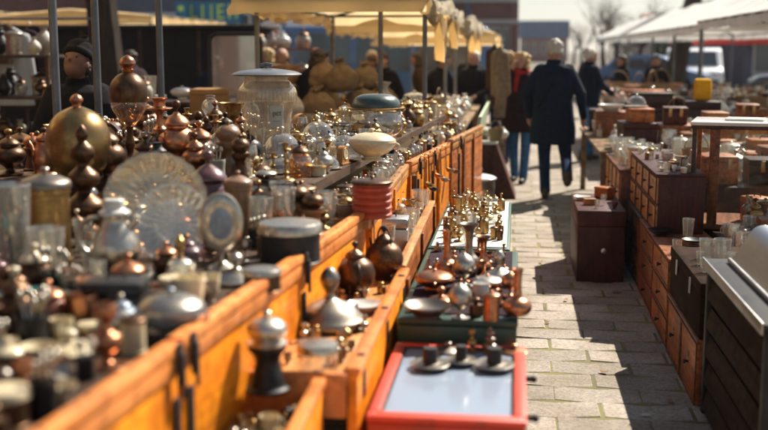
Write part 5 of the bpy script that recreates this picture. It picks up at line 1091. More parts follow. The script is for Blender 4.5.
pput('tureen', 'cream enamel', 372, 160, 32, Z2, 'cream enamel tureen with a low shining domed lid', m2='cream enamel', w=.95, ref='the cream tureen')
pput('glass_bowl', 'smoky glass', 376, 140, 46, Z2, 'glass bowl with a gold rim under a dark green domed lid', m2='dark green enamel', w=.92, ref='the gold-rimmed bowl')
pput('ridged_tin', 'red lacquer', 372, 217, 42, ZL, 'orange-red ridged tin with a dark lid', m2='dark bronze', w=.80, ref='the red ridged tin')
pput('teapot', 'dark bronze', 355, 294, 54, ZT, 'round dark teapot nearest the big lid in the orange tray', m2='black iron', rz=1.9, w=.82, ref='the near dark teapot')
pput('kettle', 'dark bronze', 384, 279, 54, ZT, 'dark kettle behind the round dark teapot in the orange tray', m2='black iron', rz=2.2, w=.78, ref='the dark kettle')
pput('casket', 'satin steel', 390, 250, 37, ZT, 'oblong steel box just behind the dark kettle', m2='black metal', rz=.05, w=.82)
pput('pot_lid', 'grey pewter', 330, 326, 60, ZT, 'wide pewter lid with a tall turned finial', w=.60, ref='the pewter lid')
pput('pepper_mill', 'black iron', 268, 390, 82, ZT, 'black pepper mill with a polished steel head in the orange tray', m2='silver', w=1.0, ref='the steel-headed mill')
pput('tin', 'clear glass', 318, 377, 38, ZT, 'round glass tin with a silver lid by the green felt', m2='silver', w=.86, ref='the round glass tin')
pput('dish', 'white porcelain', 364, 312, 9, ZT, 'flat pale dish in front of the round dark teapot', w=2.1)
pput('capped_disc', 'silver', 430, 368, 21, ZR, 'left of three metal discs with dark caps in the red case', m2='black metal', w=.95, ref='the left capped disc', group='capped discs in the red case')
pput('capped_disc', 'silver', 461, 364, 19, ZR, 'smaller middle one of three capped discs in the red case', m2='black metal', w=.82, group='capped discs in the red case')
pput('capped_disc', 'silver', 494, 369, 22, ZR, 'right of three metal discs with dark caps in the red case', m2='black metal', w=.92, ref='the right capped disc', group='capped discs in the red case')
pput('finial', 'brown wood', 490, 352, 26, ZR, 'turned wooden knob standing behind the right capped disc', w=1.2)
pput('beaker', 'old brass', 472, 351, 22, ZR, 'little brass tap-like beaker behind the middle capped disc')
pput('pot_lid', 'copper', 514, 352, 9, ZR, 'small copper lid in the far right corner of the red case', w=1.6)
pput('pot_lid', 'grey pewter', 448, 351, 10, ZR, 'small pewter lid behind the left and middle capped discs', w=1.4)
# green case
for k, m, x, y, h, w, lb, rf, m2 in (
    ('dish', 'grey pewter', 428, 316, 14, 1.9, 'oblong pewter tray-like dish at the front left of the green case', 'the pewter tray', None), ('tureen', 'copper', 434, 290, 26, 1.05, 'wide squat copper kettle-pot at the left of the green case', 'the squat copper pot', 'copper'),
    ('long_necked_flask', 'copper', 517, 316, 56, .95, 'copper flask with a long straight neck at the right front of the green case', 'the long-necked copper flask', None), ('ball_stand', 'silver', 460, 318, 42, .95, 'silver ball on a slim foot at the front of the green case', 'the silver ball', None),
    ('ball_stand', 'silver', 464, 286, 40, .95, 'farther silver ball on a foot behind the pewter tray', None, None), ('canister', 'copper', 491, 320, 36, .85, 'copper canister left of the long-necked flask', None, None), ('long_necked_flask', 'copper', 447, 278, 56, .8, 'tall copper flask with a narrow neck behind the squat copper pot', None, None),
    ('trumpet_vase', 'grey pewter', 469, 268, 52, .9, 'tall pewter vase with a flared rim in the green case', 'the tall pewter vase', None), ('trumpet_vase', 'copper', 483, 272, 42, .95, 'copper vase with a flared rim right of the pewter one', None, None),
    ('pot_lid', 'silver', 499, 284, 40, .55, 'silver domed lid with a spike finial behind the long-necked flask', 'the spiked silver lid', None), ('ball_stand', 'copper', 510, 296, 30, 1.0, 'copper ball on a foot behind the long-necked flask', None, None), ('cup', 'white porcelain', 481, 300, 20, 1., 'white porcelain cup in the middle of the green case', None, None),
    ('pot_lid', 'copper', 441, 303, 20, .9, 'copper lid in front of the squat copper pot', None, None), ('tureen', 'copper', 487, 292, 22, 1.0, 'low copper tureen in the middle of the green case', None, 'silver'), ('scale_weight', 'dark bronze', 476, 314, 20, 1., 'dark bronze weight right of the silver ball', None, None)):
    pput(k, m, x, y, h * .86, ZG, lb, w=w * 1.05, m2=m2, ref=rf, rz=2.4 if k == 'cup' else None)
# ------------------------------------------------------------------ filling, left
DB, OB, CO, SI, BI, GP = 'dark bronze', 'old brass', 'copper', 'silver', 'black iron', 'grey pewter'
near1 = [('pot_lid', 'cream enamel', 'cream enamel', 1.5, .45), ('pot_lid', GP, GP, 1.5, .45), ('tureen', BI, GP, 1.5, .7), ('lidded_jar', DB, CO, 2), ('lidded_jar', DB, 'cream enamel', 2), ('teapot', 'plum lacquer', CO, 1.5), ('cup', 'cream enamel', None, 2, .7), ('dish', 'cream enamel', None, 2, .3), ('dish', CO, None, 1, .3), ('scale_weight', DB, DB, 2, .8), ('finial', DB, DB, .5, 1.2), ('coffee_grinder', 'brown wood', DB, 1, 1), ('flat_iron', BI, 'brown wood', 1, .7), ('spoon_jar', BI, SI, 1, 1), ('book_stack', 'brown cloth', None, .7, .6),
         ('ball_stand', GP, GP, .7), ('urn', DB, 'cream enamel', 1.3, 1.2), ('beaker', CO, CO, 1), ('tin', DB, 'cream enamel', 2, .6), ('bottle', 'smoky glass', DB, 1), ('hand_bell', CO, DB, .7), ('canister', 'cream enamel', DB, 1), ('tin', 'white porcelain', CO, 1, .5), ('candlestick', DB, DB, .7, 1.2)]
near1 = [tuple(c[:2]) + (c[2] or c[1],) + c[3:] for c in near1]
fill(60, lambda y: (-2.1, xA(y) - .045), (1.75, 2.95), Z1, near1, (.08, .16))
fill(34, (-2.0, -.70), (4.02, 4.33), Z1, [('urn', DB, OB, 2), ('canister', 'brown wood', DB, 2), ('pepper_mill', 'brown wood', DB, 2), ('oil_lamp', OB, OB, 1.5), ('tumbler', 'clear glass', 'clear glass', 2, .8), ('lidded_jar', GP, SI, 2), ('coffee_pot', SI, DB, 1), ('goblet', 'clear glass', 'clear glass', 1), ('samovar', DB, OB, 1), ('jug', GP, DB, 1)], (.14, .22), slack=.78)
fill(60, lambda y: (-2.2, xA(y) - .045), (2.95, 4.28), Z1, near1 + [('tumbler', 'clear glass', 'clear glass', 3, .9), ('goblet', SI, SI, 2), ('goblet', 'clear glass', 'clear glass', 2), ('pepper_mill', DB, OB, 2, 1.3), ('display_plate', SI, SI, .5, 1.3), ('cloche', 'clear glass', SI, .6)], (.07, .15))
darks = [('urn', DB, OB, 2, 1.2), ('finial', DB, DB, .8, 1.2), ('coffee_grinder', 'chestnut wood', OB, 2, .9), ('mantel_clock', 'dark wood', OB, 1.5, 1.1), ('trophy_cup', OB, DB, 1.5, 1.1), ('flat_iron', BI, 'brown wood', 1, .6), ('balance_scale', DB, OB, .8, 1.), ('spoon_jar', 'stoneware', SI, 1, 1.), ('book_stack', 'oxblood wood', None, 1, .7), ('samovar', DB, CO, 2, 1.3), ('candlestick', OB, OB, 2, 1.2), ('lidded_jar', 'plum lacquer', DB, 2), ('coffee_pot', CO, DB, 2, 1.1), ('pepper_mill', DB, CO, 2), ('oil_lamp', OB, DB, 2, 1.3), ('canister', 'brown wood', OB, 1), ('figurine', DB, DB, 2), ('urn', CO, DB, 2, 1.1), ('globe_pot', OB, CO, .7, .9), ('finial', 'brown wood', 'brown wood', .7), ('lantern', BI, BI, 1, 1.3), ('kettle', BI, OB, 1)]
fill(75, (-2.5, -1.15), (4.42, 6.6), Z2, darks, (.13, .21), keep=lambda x, y: x < 262)
pale = [('cloche', 'clear glass', SI, 1.4, .6), ('lidded_jar', SI, OB, 2, .8), ('tumbler', 'clear glass', 'clear glass', 2, .8), ('tureen', GP, SI, 1.5, .6), ('lidded_jar', 'clear glass', DB, 2), ('canister', OB, OB, 2), ('urn', OB, DB, 1, 1.1), ('pot_lid', DB, DB, 1, .5), ('tin', 'cream enamel', OB, 1.5, .6), ('candlestick', OB, OB, 1, 1.2), ('teapot', SI, BI, 1.3, .8), ('pepper_mill', 'brown wood', DB, 1), ('goblet', SI, SI, 1), ('bottle', 'clear glass', CO, 1), ('coffee_grinder', 'brown wood', SI, 1.5, 1.), ('mantel_clock', 'honey wood', OB, 1, 1.1), ('trophy_cup', SI, DB, 1), ('spoon_jar', 'cream enamel', SI, 1, 1.1), ('flat_iron', BI, 'brown wood', .8, .7), ('book_stack', 'plum cloth', None, 1, .7)]
fill(120, lambda y: (-1.6, -.82 + (y - 4.35) * .047), (4.38, 7.4), Z2, pale + [('scale_weight', OB, OB, 1, .7), ('hand_bell', OB, DB, 1, .8)], (.08, .145), keep=lambda x, y: x > 235)
fill(60, lambda y: (-.815 + (y - 4.35) * .047, -.645), (4.40, 6.35), ZL, [('canister', 'clear glass', SI, 2), ('canister', SI, DB, 2), ('scale_weight', BI, SI, 1), ('tumbler', 'clear glass', 'clear glass', 2), ('lidded_jar', GP, DB, 2), ('bottle', 'clear glass', CO, 2, 1.2), ('spoon_jar', 'cream enamel', SI, 1.5, 1.1), ('coffee_grinder', 'brown wood', OB, 1)], (.07, .12), slack=.8)
fill(90, lambda y: (-1.4, -.82 + (y - 4.35) * .047), (7.0, 9.15), Z2, [('jug', OB, OB, 2), ('urn', OB, DB, 3, 1.1), ('samovar', OB, CO, 1.5, 1.2), ('canister', 'cream enamel', OB, 2), ('lidded_jar', OB, OB, 2), ('tumbler', 'clear glass', 'clear glass', 2), ('tureen', SI, SI, 1.5, .6), ('teapot', 'white porcelain', OB, 1), ('vase', DB, DB, 2), ('dish', 'white porcelain', 'white porcelain', .8, .4)], (.10, .17))
fill(60, lambda y: (-.815 + (y - 4.35) * .047, -.66 + max(0, y - 6.5) * .10), (6.3, 9.1), ZL, [('vase', DB, DB, 1), ('bottle', 'smoky glass', DB, 2, 1.2), ('urn', OB, DB, 1.5), ('canister', 'brown wood', OB, 2), ('lidded_jar', 'cream enamel', SI, 1.5), ('scale_weight', BI, BI, 1), ('spoon_jar', BI, OB, 1), ('tumbler', 'clear glass', 'clear glass', 1.5), ('hand_bell', OB, DB, 1.5)], (.08, .14), slack=.78)
fill(34, lambda y: (-.72, -.47), (2.95, 4.1), ZT, [('scale_weight', OB, OB, 2, .8), ('beaker', SI, SI, 2), ('cup', GP, GP, 1, .7), ('ball_stand', OB, OB, 1), ('candlestick', DB, DB, 1, 1.1)], (.035, .06), slack=.85)
fill(40, lambda y: (-.75, -.51), (1.95, 2.78), ZN, [('scale_weight', OB, OB, 3, .8), ('ball_stand', BI, BI, 2), ('beaker', SI, SI, 2), ('cup', 'cream enamel', 'cream enamel', 2, .7), ('hand_bell', OB, OB, 2, .8), ('lidded_jar', BI, SI, 2), ('pot_lid', SI, SI, 1, .5)], (.045, .085), slack=.85)
fill(30, lambda y: (-.70, -.47), (4.75, 6.1), ZT, [('vase', DB, DB, 2), ('tumbler', 'clear glass', 'clear glass', 2), ('beaker', OB, OB, 1), ('lidded_jar', 'brown wood', DB, 1)], (.09, .17))
fill(30, (-.38, .0), (3.85, 4.93), ZG, [('ball_stand', SI, SI, 1), ('ball_stand', CO, CO, 1), ('beaker', CO, CO, 2), ('teapot', CO, DB, 1, 1), ('dish', OB, OB, 1, .4), ('cup', GP, GP, 1, .7), ('trumpet_vase', CO, CO, 2, 1.3), ('scale_weight', SI, SI, 1, .7), ('pot_lid', CO, CO, 1, .4), ('long_necked_flask', CO, CO, 1, 1.3), ('hand_bell', SI, DB, 1), ('pot_lid', SI, SI, 2, .4), ('pot_lid', DB, DB, 2, .4)], (.035, .065), slack=.9)
fill(60, (-.39, -.05), (5.12, 6.55), ZG, [('scale_weight', OB, OB, 2, .9), ('bottle', OB, OB, 4, 1.1), ('canister', OB, DB, 2), ('beaker', OB, OB, 2), ('lidded_jar', 'clear glass', OB, 2), ('bottle', DB, OB, 2), ('tumbler', 'clear glass', 'clear glass', 2), ('tin', 'cream enamel', OB, 1, .6)], (.05, .10), slack=.9)
# ladles and spoons hooked over the rails of the orange cases
def ladle(x, y, z, L, m, label):
    t = thing('hanging_ladle', label, 'ladle', (x, y, z), rnd.uniform(-.2, .2), 'ladles hooked on the orange cases')
    MB().tube([(-.02, 0, -.01), (-.005, 0, .012), (.014, 0, .004), (.016, 0, -.05), (.020, 0, -L)], [.004, .004, .004, .005, .006], 7).build('handle', m, t)
    MB().lathe(smoothprof([(.0005, -.018), (.022, -.012), (.034, .008), (.031, .008), (.018, -.006), (.0005, -.011)], 2), 18, (.045, 0, -L - .01), (.35, 0, 1)).build('bowl', m, t)
for i, (d, L, m, lb) in enumerate(((.25, .16, 'old brass', 'brass ladle hooked on the farther orange case, nearest of the hanging ladles'), (.38, .20, 'black iron', 'black iron ladle between the two nearest brass ones'), (.56, .14, 'copper', 'short copper ladle on the farther orange case'), (.80, .19, 'grey pewter', 'long pewter ladle midway along the farther orange case'), (1.0, .15, 'old brass', 'brass ladle right of the long pewter one'), (1.22, .18, 'dark bronze', 'dark bronze ladle, farthest of the hanging ones'))):
    ladle(-.62 + .012 + d * math.sin(.11) + .008, 6.35 + d * math.cos(.11), 1.008, L, m, lb)
# far left trestle
for i, (x, y, r_, z, lb) in enumerate(((-1.95, 10.6, .36, .957, 'big tan sack nearest under the cream canopy'), (-1.6, 11.1, .38, .957, 'tan sack right of the nearest one under the canopy'), (-2.05, 11.3, .40, .957, 'tan sack behind the nearest one, below the dark haired person'), (-1.75, 10.85, .33, 1.25, 'tan sack lying atop the sack pile'), (-2.0, 11.1, .30, 1.28, 'smaller tan sack on top at the left of the pile'), (-1.45, 11.7, .36, .957, 'tan sack at the right end of the pile'), (-1.6, 11.45, .28, 1.27, 'topmost tan sack at the right of the pile'))):
    PROTO.pop(('sack', 'sack cloth', 'sack cloth'), None); bk = i in (); put('woven_basket' if bk else 'sack', 'wicker' if bk else 'sack cloth', (x, y, z + (.26 if bk else 0)), r_ * (.95 if bk else .95), lb.replace('sack', 'basket', 1) if bk else lb, w=1.0 if bk else .85, rz=(.3, .0, -.3, -.5, 0, .5, .2)[i], tilt=(R(72), 0) if bk else (.1, -.1), ref='the sack pile' if i == 0 else None, group='tan sacks in a pile')
put('vase', 'stoneware', (-1.28, 10.35, .957), .40, 'large pale stoneware vase right of the sacks', ref='the stoneware vase'); put('vase', 'stoneware', (-2.18, 10.15, .957), .38, 'large pale stoneware vase left of the sacks', w=1.1)
put('canister', 'smoky glass', (-1.0, 10.6, .957), .32, 'tall smoky canister beside the stoneware vase'); put('basket', 'wicker', (-.85, 11.9, .957), .18, 'wicker basket with a hoop handle on the far left trestle')
wt = [('teapot', 'white porcelain', 'white porcelain', 2), ('dish', 'white porcelain', 'white porcelain', 2, .4), ('cup', 'white porcelain', 'white porcelain', 2, .7), ('tumbler', 'clear glass', 'clear glass', 2), ('tureen', 'white porcelain', SI, 2, .8), ('lidded_jar', 'stoneware', DB, 2), ('vase', 'white porcelain', 'white porcelain', 1), ('urn', SI, SI, 1), ('jug', 'stoneware', 'stoneware', 1), ('lidded_jar', 'copper', OB, 1), ('tin', BI, SI, 1, .7)]
fill(110, (-1.35, -.50), (9.75, 14.1), .957, wt, (.11, .20))
fill(14, (-2.3, -1.4), (12.0, 14.0), .957, wt, (.15, .25))
for i, (x, y, z, k, m, h, lb) in enumerate(((-.22, 12.15, .652, 'basket', 'wicker', .14, 'wicker basket on the slanted stand'), (-.14, 12.45, .652, 'teapot', 'white porcelain', .14, 'white teapot on the slanted stand'), (-.36, 12.4, .652, 'tureen', 'stoneware', .16, 'stoneware tureen on the slanted stand'))): put(k, m, (x, y, z), h, lb, ref='the slanted stand' if i == 0 else None)
crate('storage_crate', 'pale plank crate heaped with baskets left of the blond woman', 'crate', -.42, -.12, 13.0, 13.7, 0, .5, 'planks', lid=False)
for i, (x, y, z, k, m, h, lb) in enumerate(((-.22, 13.2, .503, 'basket', 'wicker', .15, 'big wicker basket on the pale plank crate'), (-.34, 13.45, .503, 'vase', 'stoneware', .26, 'stoneware vase on the pale plank crate'), (-.2, 13.58, .503, 'lidded_jar', 'red-brown pottery', .26, 'red-brown jar on the pale plank crate'))): put(k, m, (x, y, z), h, lb, ref='the plank crate' if i == 0 else None)
# ------------------------------------------------------------------ background clutter left
def crumpled(label, x, y0, y1, z, r, flaps, seed, m='grey canvas'):
    t = thing('rolled_canvas', label, 'canvas', (x, y0, z), 0, 'rolled up side canvases'); g = MB(); N = 70; S = 18; L = y1 - y0; vs = []; fs = []
    for j in range(N + 1):
        y = L * j / N; ry = r * (.8 + .5 * mnoise.noise(Vector((y * 1.4, seed, 0))))
        for k in range(S):
            a = 6.283 * k / S; q = 1 + .55 * mnoise.noise(Vector((y * 4.5, math.cos(a) * 1.6, math.sin(a) * 1.6 + seed))); vs.append((ry * q * .75 * math.cos(a), y, ry * q * 1.15 * math.sin(a) - .04 * math.sin(y * 2.1)))
    for j in range(N):
        for k in range(S): l = (k + 1) % S; fs.append((j * S + k, j * S + l, (j + 1) * S + l, (j + 1) * S + k))
    g.add(vs, fs + [tuple(range(S)), tuple(N * S + k for k in range(S))[::-1]]); g.build('roll', m, t)
    for fy, fw, fh in flaps:
        g = MB(); vs = []; fs = []; A, B = 12, 12
        for i in range(A + 1):
            for j in range(B + 1):
                u, w = i / A, j / B; vs.append((.05 + .05 * math.sin(u * 11 + w * 2), fy + fw * (u - .5) * (1 - .55 * w) + .03 * w, -.05 - fh * w * (1 - .25 * u)))
        n = len(vs); vs += [(a + .004, b, c) for a, b, c in vs]
        for i in range(A):
            for j in range(B): k = i * (B + 1) + j; fs += [(k, k + 1, k + B + 2, k + B + 1), (n + k, n + k + B + 1, n + k + B + 2, n + k + 1)]
        g.add(vs, fs); g.build('hanging_flap', 'cream canvas', t)
    return t
crumpled('crumpled grey-brown canvas rolled up along the nearest left awning', -.74, 9.2, 13.9, 2.03, .10, ((.55, .75, .42), (2.6, .5, .3)), 3.3)
crumpled('crumpled canvas rolled along the middle left awning, with a short flap', -.68, 14.1, 19.4, 1.98, .12, ((1.2, .7, .3), (3.4, .6, .36)), 8.1)
t = thing('framed_mirror', 'large mirror in a rounded black frame standing behind the storage jar', 'mirror', (0, 0, 0)); a_, b_ = Q(209, 34, 11.5), Q(262, 96, 11.5); x0, x1, z1, z0 = a_.x, b_.x, a_.z, b_.z - .35
rr = .09; pts = []
for cx, cz, a0 in ((x1 - rr, z1 - rr, 0), (x0 + rr, z1 - rr, 90), (x0 + rr, z0 + rr, 180), (x1 - rr, z0 + rr, 270)):
    for k in range(6): a = R(a0 + 18 * k); pts.append((cx + rr * math.cos(a), 11.5, cz + rr * math.sin(a)))
MB().tube(pts, .022, 8, closed=True).build('frame', 'black metal', t); g = MB(); n = len(pts); g.add([(p_[0], 11.51, p_[2]) for p_ in pts] + [(p_[0], 11.525, p_[2]) for p_ in pts], [tuple(range(n)), tuple(range(n, 2 * n))[::-1]] + [(i, (i + 1) % n, n + (i + 1) % n, n + i) for i in range(n)]); g.build('mirror_glass', 'smoky glass', t, smooth=False)
for x in (x0 + .1, x1 - .1): MB().tube([(x, 11.54, z0 + .1), (x, 11.85, 0)], .018, 7).build('leg', 'black metal', t)
def rack(label, x0, x1, y0, y1, zs, m='dark wood'):
    t = thing('shelf_rack', label, 'shelf', ((x0 + x1) / 2, (y0 + y1) / 2, 0), 0, 'shelves behind the left stall'); a, b = (x1 - x0) / 2, (y1 - y0) / 2
    for z in zs: MB().box(-a, a, -b, b, z - .03, z, .004).build('shelf_board', m, t)
    for x in (-a + .02, a - .02):
        for y in (-b + .02, b - .02): MB().box(x - .018, x + .018, y - .018, y + .018, 0, zs[0] - .031).build('post', m, t)
        for y in (-b + .02, b - .02):
            for q0, q1 in zip(zs, zs[1:]): MB().box(x - .018, x + .018, y - .018, y + .018, q0 + .001, q1 - .031).build('post', m, t)
rack('dark shelf rack beside the cardboard boxes, behind the globe lamp', -4.35, -3.25, 10.6, 11.1, (.75, 1.15)); rack('low dark rack left of the mirror', -3.15, -2.72, 9.9, 10.4, (.7, 1.05)); rack('long dark rack at the left behind the beanie man', -6.2, -4.7, 10.4, 11.0, (.75, 1.2, 1.62))
rack('brown rack at the back of the left canopy, beyond the bald man', -4.4, -3.2, 16.8, 17.3, (.9, 1.3, 1.7), 'chestnut wood')
for z, n in ((.902, 8), (1.302, 8), (1.702, 5)): fill(n, (-4.35, -3.25), (16.85, 17.25), z, wt + [('lantern', BI, OB, 1), ('vase', 'teal enamel', 'teal enamel', 1)], (.2, .32))
rack('dark rack under the mirror behind the black teapot', -3.0, -2.5, 12.2, 12.8, (.8, 1.25))
for z, n, hr in ((.752, 9, (.14, .26)), (1.152, 9, (.14, .3))): fill(n, (-4.3, -3.3), (10.65, 11.05), z, wt + [('canister', GP, GP, 2)], hr)
for z, n in ((.752, 8), (1.202, 9), (1.622, 5)): fill(n, (-6.15, -4.75), (10.45, 10.95), z, [('canister', GP, GP, 2), ('urn', DB, DB, 2), ('vase', 'stoneware', 'stoneware', 2), ('lidded_jar', 'smoky glass', DB, 2), ('jug', BI, BI, 2)], (.15, .3))
for x, y, z, lb in ((-3.35, 10.0, 1.052, 'cardboard box at the left behind the globe lamp'),): pass
crate('cardboard_box', 'brown cardboard box on the low rack behind the globe lamp', 'box', -3.12, -2.80, 9.95, 10.35, 1.053, 1.30, 'cardboard', latch=None, rz=.1)
crate('cardboard_box', 'second cardboard box on the rack behind the copper urn', 'box', -2.98, -2.6, 12.25, 12.65, 1.253, 1.5, 'cardboard', latch=None, rz=-.15)
for i, (px, y, m, w, z0, z1, lb) in enumerate(((10, 12.5, 'stucco pale', .26, 1.0, 1.95, 'pale grey coat hanging at the far left edge'), (28, 12.7, 'plum cloth', .26, .95, 1.92, 'dark plum coat hanging beside the pale one'), (-6, 12.3, 'brown cloth', .22, 1.5, 2.0, 'brown garment hanging at the far left corner'), (501, 13.2, 'tan cloth', .07, .85, 1.72, 'long tan garment hanging at the corner of the left canopies'), (494, 14.3, 'brown cloth', .06, .9, 1.75, 'brown garment hanging just behind the tan one'))):
    p = Q(px, 50, y); t = thing('hanging_coat', lb, 'coat', (p.x, y, 0), 0, 'garments hung up for sale'); g = MB(); h = z1 - z0
    loft(g, [(0, 0, z0, w * 1.05, .07), (.01, 0, z0 + h * .3, w * .95, .08), (0, .01, z0 + h * .7, w * .92, .09), (0, 0, z0 + h * .88, w * .95, .07), (0, 0, z0 + h * .97, w * .45, .05), (0, 0, z1, w * .2, .03)]); limb(g, [(-w * .8, 0, z0 + h * .86), (-w * 1.05, 0, z0 + h * .35)], [.06, .05]); limb(g, [(w * .8, 0, z0 + h * .86), (w * 1.05, 0, z0 + h * .35)], [.06, .05])
    for k in range(len(g.v)): v = g.v[k]; g.v[k] = (v[0] + .012 * math.sin(v[2] * 9 + i), v[1] + .02 * math.sin(v[0] * 28), v[2])
    remeshed(g, 'garment', m, t, .015, 2); MB().tube([(0, 0, z1 - .02), (0, 0, z1 + .06), (.03, 0, z1 + .10), (.05, 0, z1 + .06)], .004, 5).build('hook', 'satin steel', t)
t = thing('clothes_rail', 'steel rail carrying the coats at the far left', 'clothes rail', (-6.0, 12.5, 0)); MB().tube([(-1.1, 0, 2.04), (1.0, 0, 2.04)], .015, 8).build('bar', 'pole steel', t)
for x in (-1.05, .95): MB().tube([(x, 0, 0), (x, 0, 2.03)], .015, 8).build('post', 'pole steel', t)
t = thing('market_booth', 'long dark booth closing the view behind the left racks', 'booth', (-6.3, 17.2, 0)); MB().box(-2.4, 2.1, 0, 1.2, 0, 2.02, .02).build('wall', 'dark canvas', t); MB().box(-2.5, 2.2, -.15, 1.3, 2.022, 2.08, .02).build('roof', 'black metal', t)
for x in (-1.9, -.9, .1, 1.1): MB().box(x, x + .06, -.03, -.002, 0, 2.0).build('batten', 'worn dark wood', t)
# ------------------------------------------------------------------ right goods
pput('tumbler', 'clear glass', 706, 258, 20, .604, 'short clear glass tumbler at the left on the latched trunk', w=1.1, ref='the latched trunk')
pput('tumbler', 'clear glass', 722, 262, 24, .604, 'wider clear glass tumbler on the latched trunk nearest the steel hood', w=1.1)
pput('dish', 'black iron', 694, 244, 5, .604, 'flat black dish on the far end of the latched trunk', w=2.4)
pput('tumbler', 'smoky glass', 688, 236, 18, .604, 'smoky tumbler beyond the flat black dish', w=1.)
pput('dish', 'black iron', 661, 234, 5, .518, 'black shallow dish on the orange three drawer cabinet', w=2.6)
fill(10, (.89, 1.2), (5.0, 5.45), .604, [('tumbler', 'clear glass', 'clear glass', 2), ('cup', 'clear glass', 'clear glass', 1)], (.05, .08)); fill(4, (.90, 1.2), (6.1, 6.7), .518, [('dish', BI, BI, 1, .4), ('tumbler', 'clear glass', 'clear glass', 1)], (.05, .08))
put('cup', 'cream enamel', (1.72, 7.12, 1.216), .055, 'cream cup on top of the glass cabinet', ref='the glass cabinet', w=1.2); put('tin', 'red-brown pottery', (2.2, 7.0, 1.216), .05, 'small red-brown tin at the right on top of the glass cabinet', m2='white porcelain', w=1.2)
for i, (x, y, w_, h) in enumerate(((1.50, 7.26, .24, .012), (2.0, 7.16, .26, .010), (2.5, 7.05, .2, .018))):
    t = MB().box(-w_ / 2, w_ / 2, -.1, .1, 0, h, .002); o = t.build('paper_stack', 'paper', loc=(x, y, 1.216)); o.rotation_euler.z = -.3 + .25 * i; tag(o, ('thin stack of pale papers at the left', 'wide sheet of papers in the middle', 'stack of papers at the right')[i] + ' on top of the glass cabinet', 'papers', 'papers on the glass cabinet')
boxes = [('casket', 'chestnut wood', 'old brass', 3), ('casket', 'orange brown wood', 'black metal', 2), ('casket', 'dark wood', 'old brass', 2)]
gl = [('tumbler', 'clear glass', 'clear glass', 4, .9), ('cup', 'white porcelain', 'white porcelain', 2, .6), ('dish', 'white porcelain', 'white porcelain', 1.5, .3), ('goblet', 'clear glass', 'clear glass', 2), ('bottle', 'clear glass', SI, 2), ('lidded_jar', 'clear glass', SI, 2), ('canister', SI, SI, 1)]
# inside and behind the glass cabinet
for i, (x0, x1, y0, z1, m, lb) in enumerate(((1.34, 1.58, 7.8, .92, 'orange brown wood', 'narrow orange-brown box seen through the left of the glass cabinet'), (1.66, 2.0, 7.8, .90, 'dark wood', 'wide dark box seen through the middle of the glass cabinet'), (2.08, 2.36, 7.85, .94, 'dark wood', 'dark box seen through the glass cabinet right of the orange box'), (2.44, 2.8, 7.85, .98, 'chestnut wood', 'tall chestnut box at the right behind the glass cabinet'))):
    crate('wooden_box', lb, 'box', x0, x1, y0, y0 + .3, .722, z1, m, latch='front', trim='old brass', rz=(.05, -.04, .06, 0)[i], group='boxes behind the glass cabinet')
fill(18, (1.45, 2.7), (6.96, 7.22), .559, boxes + [('bottle', 'clear glass', SI, 2), ('urn', OB, DB, 2), ('canister', 'brown wood', OB, 2)], (.12, .24))
fill(18, (1.3, 2.3), (5.0, 5.9), .602, gl + boxes, (.08, .15))
fill(44, (1.25, 2.6), (6.05, 6.75), .517, gl + boxes, (.09, .18))
fill(40, (1.32, 2.7), (8.15, 8.9), .722, gl + boxes * 2 + [('basket', 'wicker', 'wicker', 1)], (.14, .26))
fill(30, (.92, 1.18), (6.95, 8.4), .893, [('book_stack', 'oxblood wood', None, 1, .7), ('canister', 'brown wood', OB, 1, 1.2), ('bottle', 'clear glass', SI, 1, 1.4), ('casket', 'chestnut wood', OB, 1), ('dish', 'white porcelain', 'white porcelain', 1, .4), ('cup', 'white porcelain', 'white porcelain', 2), ('tumbler', 'clear glass', 'clear glass', 2), ('tin', SI, SI, 1, .6)], (.04, .07))
fill(40, (.84, 1.21), (8.6, 9.85), .738, gl, (.13, .22)); fill(40, (1.3, 2.45), (8.5, 9.85), .722, gl + boxes, (.16, .26))
for i, (x, y, z, k, m, h, w, lb) in enumerate(((.56, 8.0, .532, 'casket', 'honey wood', .05, 1.4, 'small open honey coloured box on the oxblood chest'), (.70, 8.42, .532, 'casket', 'orange brown wood', .09, 1.2, 'orange-brown casket at the back of the oxblood chest'), (.60, 7.82, .532, 'tumbler', 'clear glass', .06, 1., 'clear tumbler at the near edge of the oxblood chest'), (.73, 7.86, .532, 'cup', 'plum lacquer', .045, 1.2, 'dark plum cup on the near right corner of the oxblood chest'), (.52, 8.25, .532, 'dish', 'white porcelain', .03, 2.2, 'white dish on the left edge of the oxblood chest'), (.66, 7.98, .532, 'goblet', 'clear glass', .08, 1., 'clear goblet in the middle of the oxblood chest'))):
    put(k, m, (x, y, z), h, lb, w=w, ref='the oxblood chest' if i == 0 else None)
# right table: boxes with lids, bowls, jars
k = 0
for x0, x1, y0, z1, m, lb in ((.98, 1.30, 10.1, 1.0, 'oxblood wood', 'dark lidded box at the left front of the right plank table'), (1.34, 1.66, 10.15, .98, 'chestnut wood', 'chestnut lidded box second along the right plank table'), (1.72, 1.98, 10.1, 1.02, 'orange brown wood', 'orange-brown box third along the right plank table'),
        (2.02, 2.3, 10.2, .99, 'orange wood', 'brightest orange box fourth along the right plank table'), (2.34, 2.6, 10.1, 1.04, 'chestnut wood', 'taller chestnut box at the right end of the plank table'), (.86, 1.18, 11.6, 1.02, 'chestnut wood', 'brown box near the aisle under the white bowl'), (1.3, 1.75, 12.1, 1.05, 'dark wood', 'dark box behind the lidded row on the right plank table')):
    crate('lidded_box', lb, 'box', x0, x1, y0, y0 + .42, .752, z1, m, latch=None, rz=(.06, -.05, .03, -.08)[k % 4], group='boxes on the right tables'); k += 1
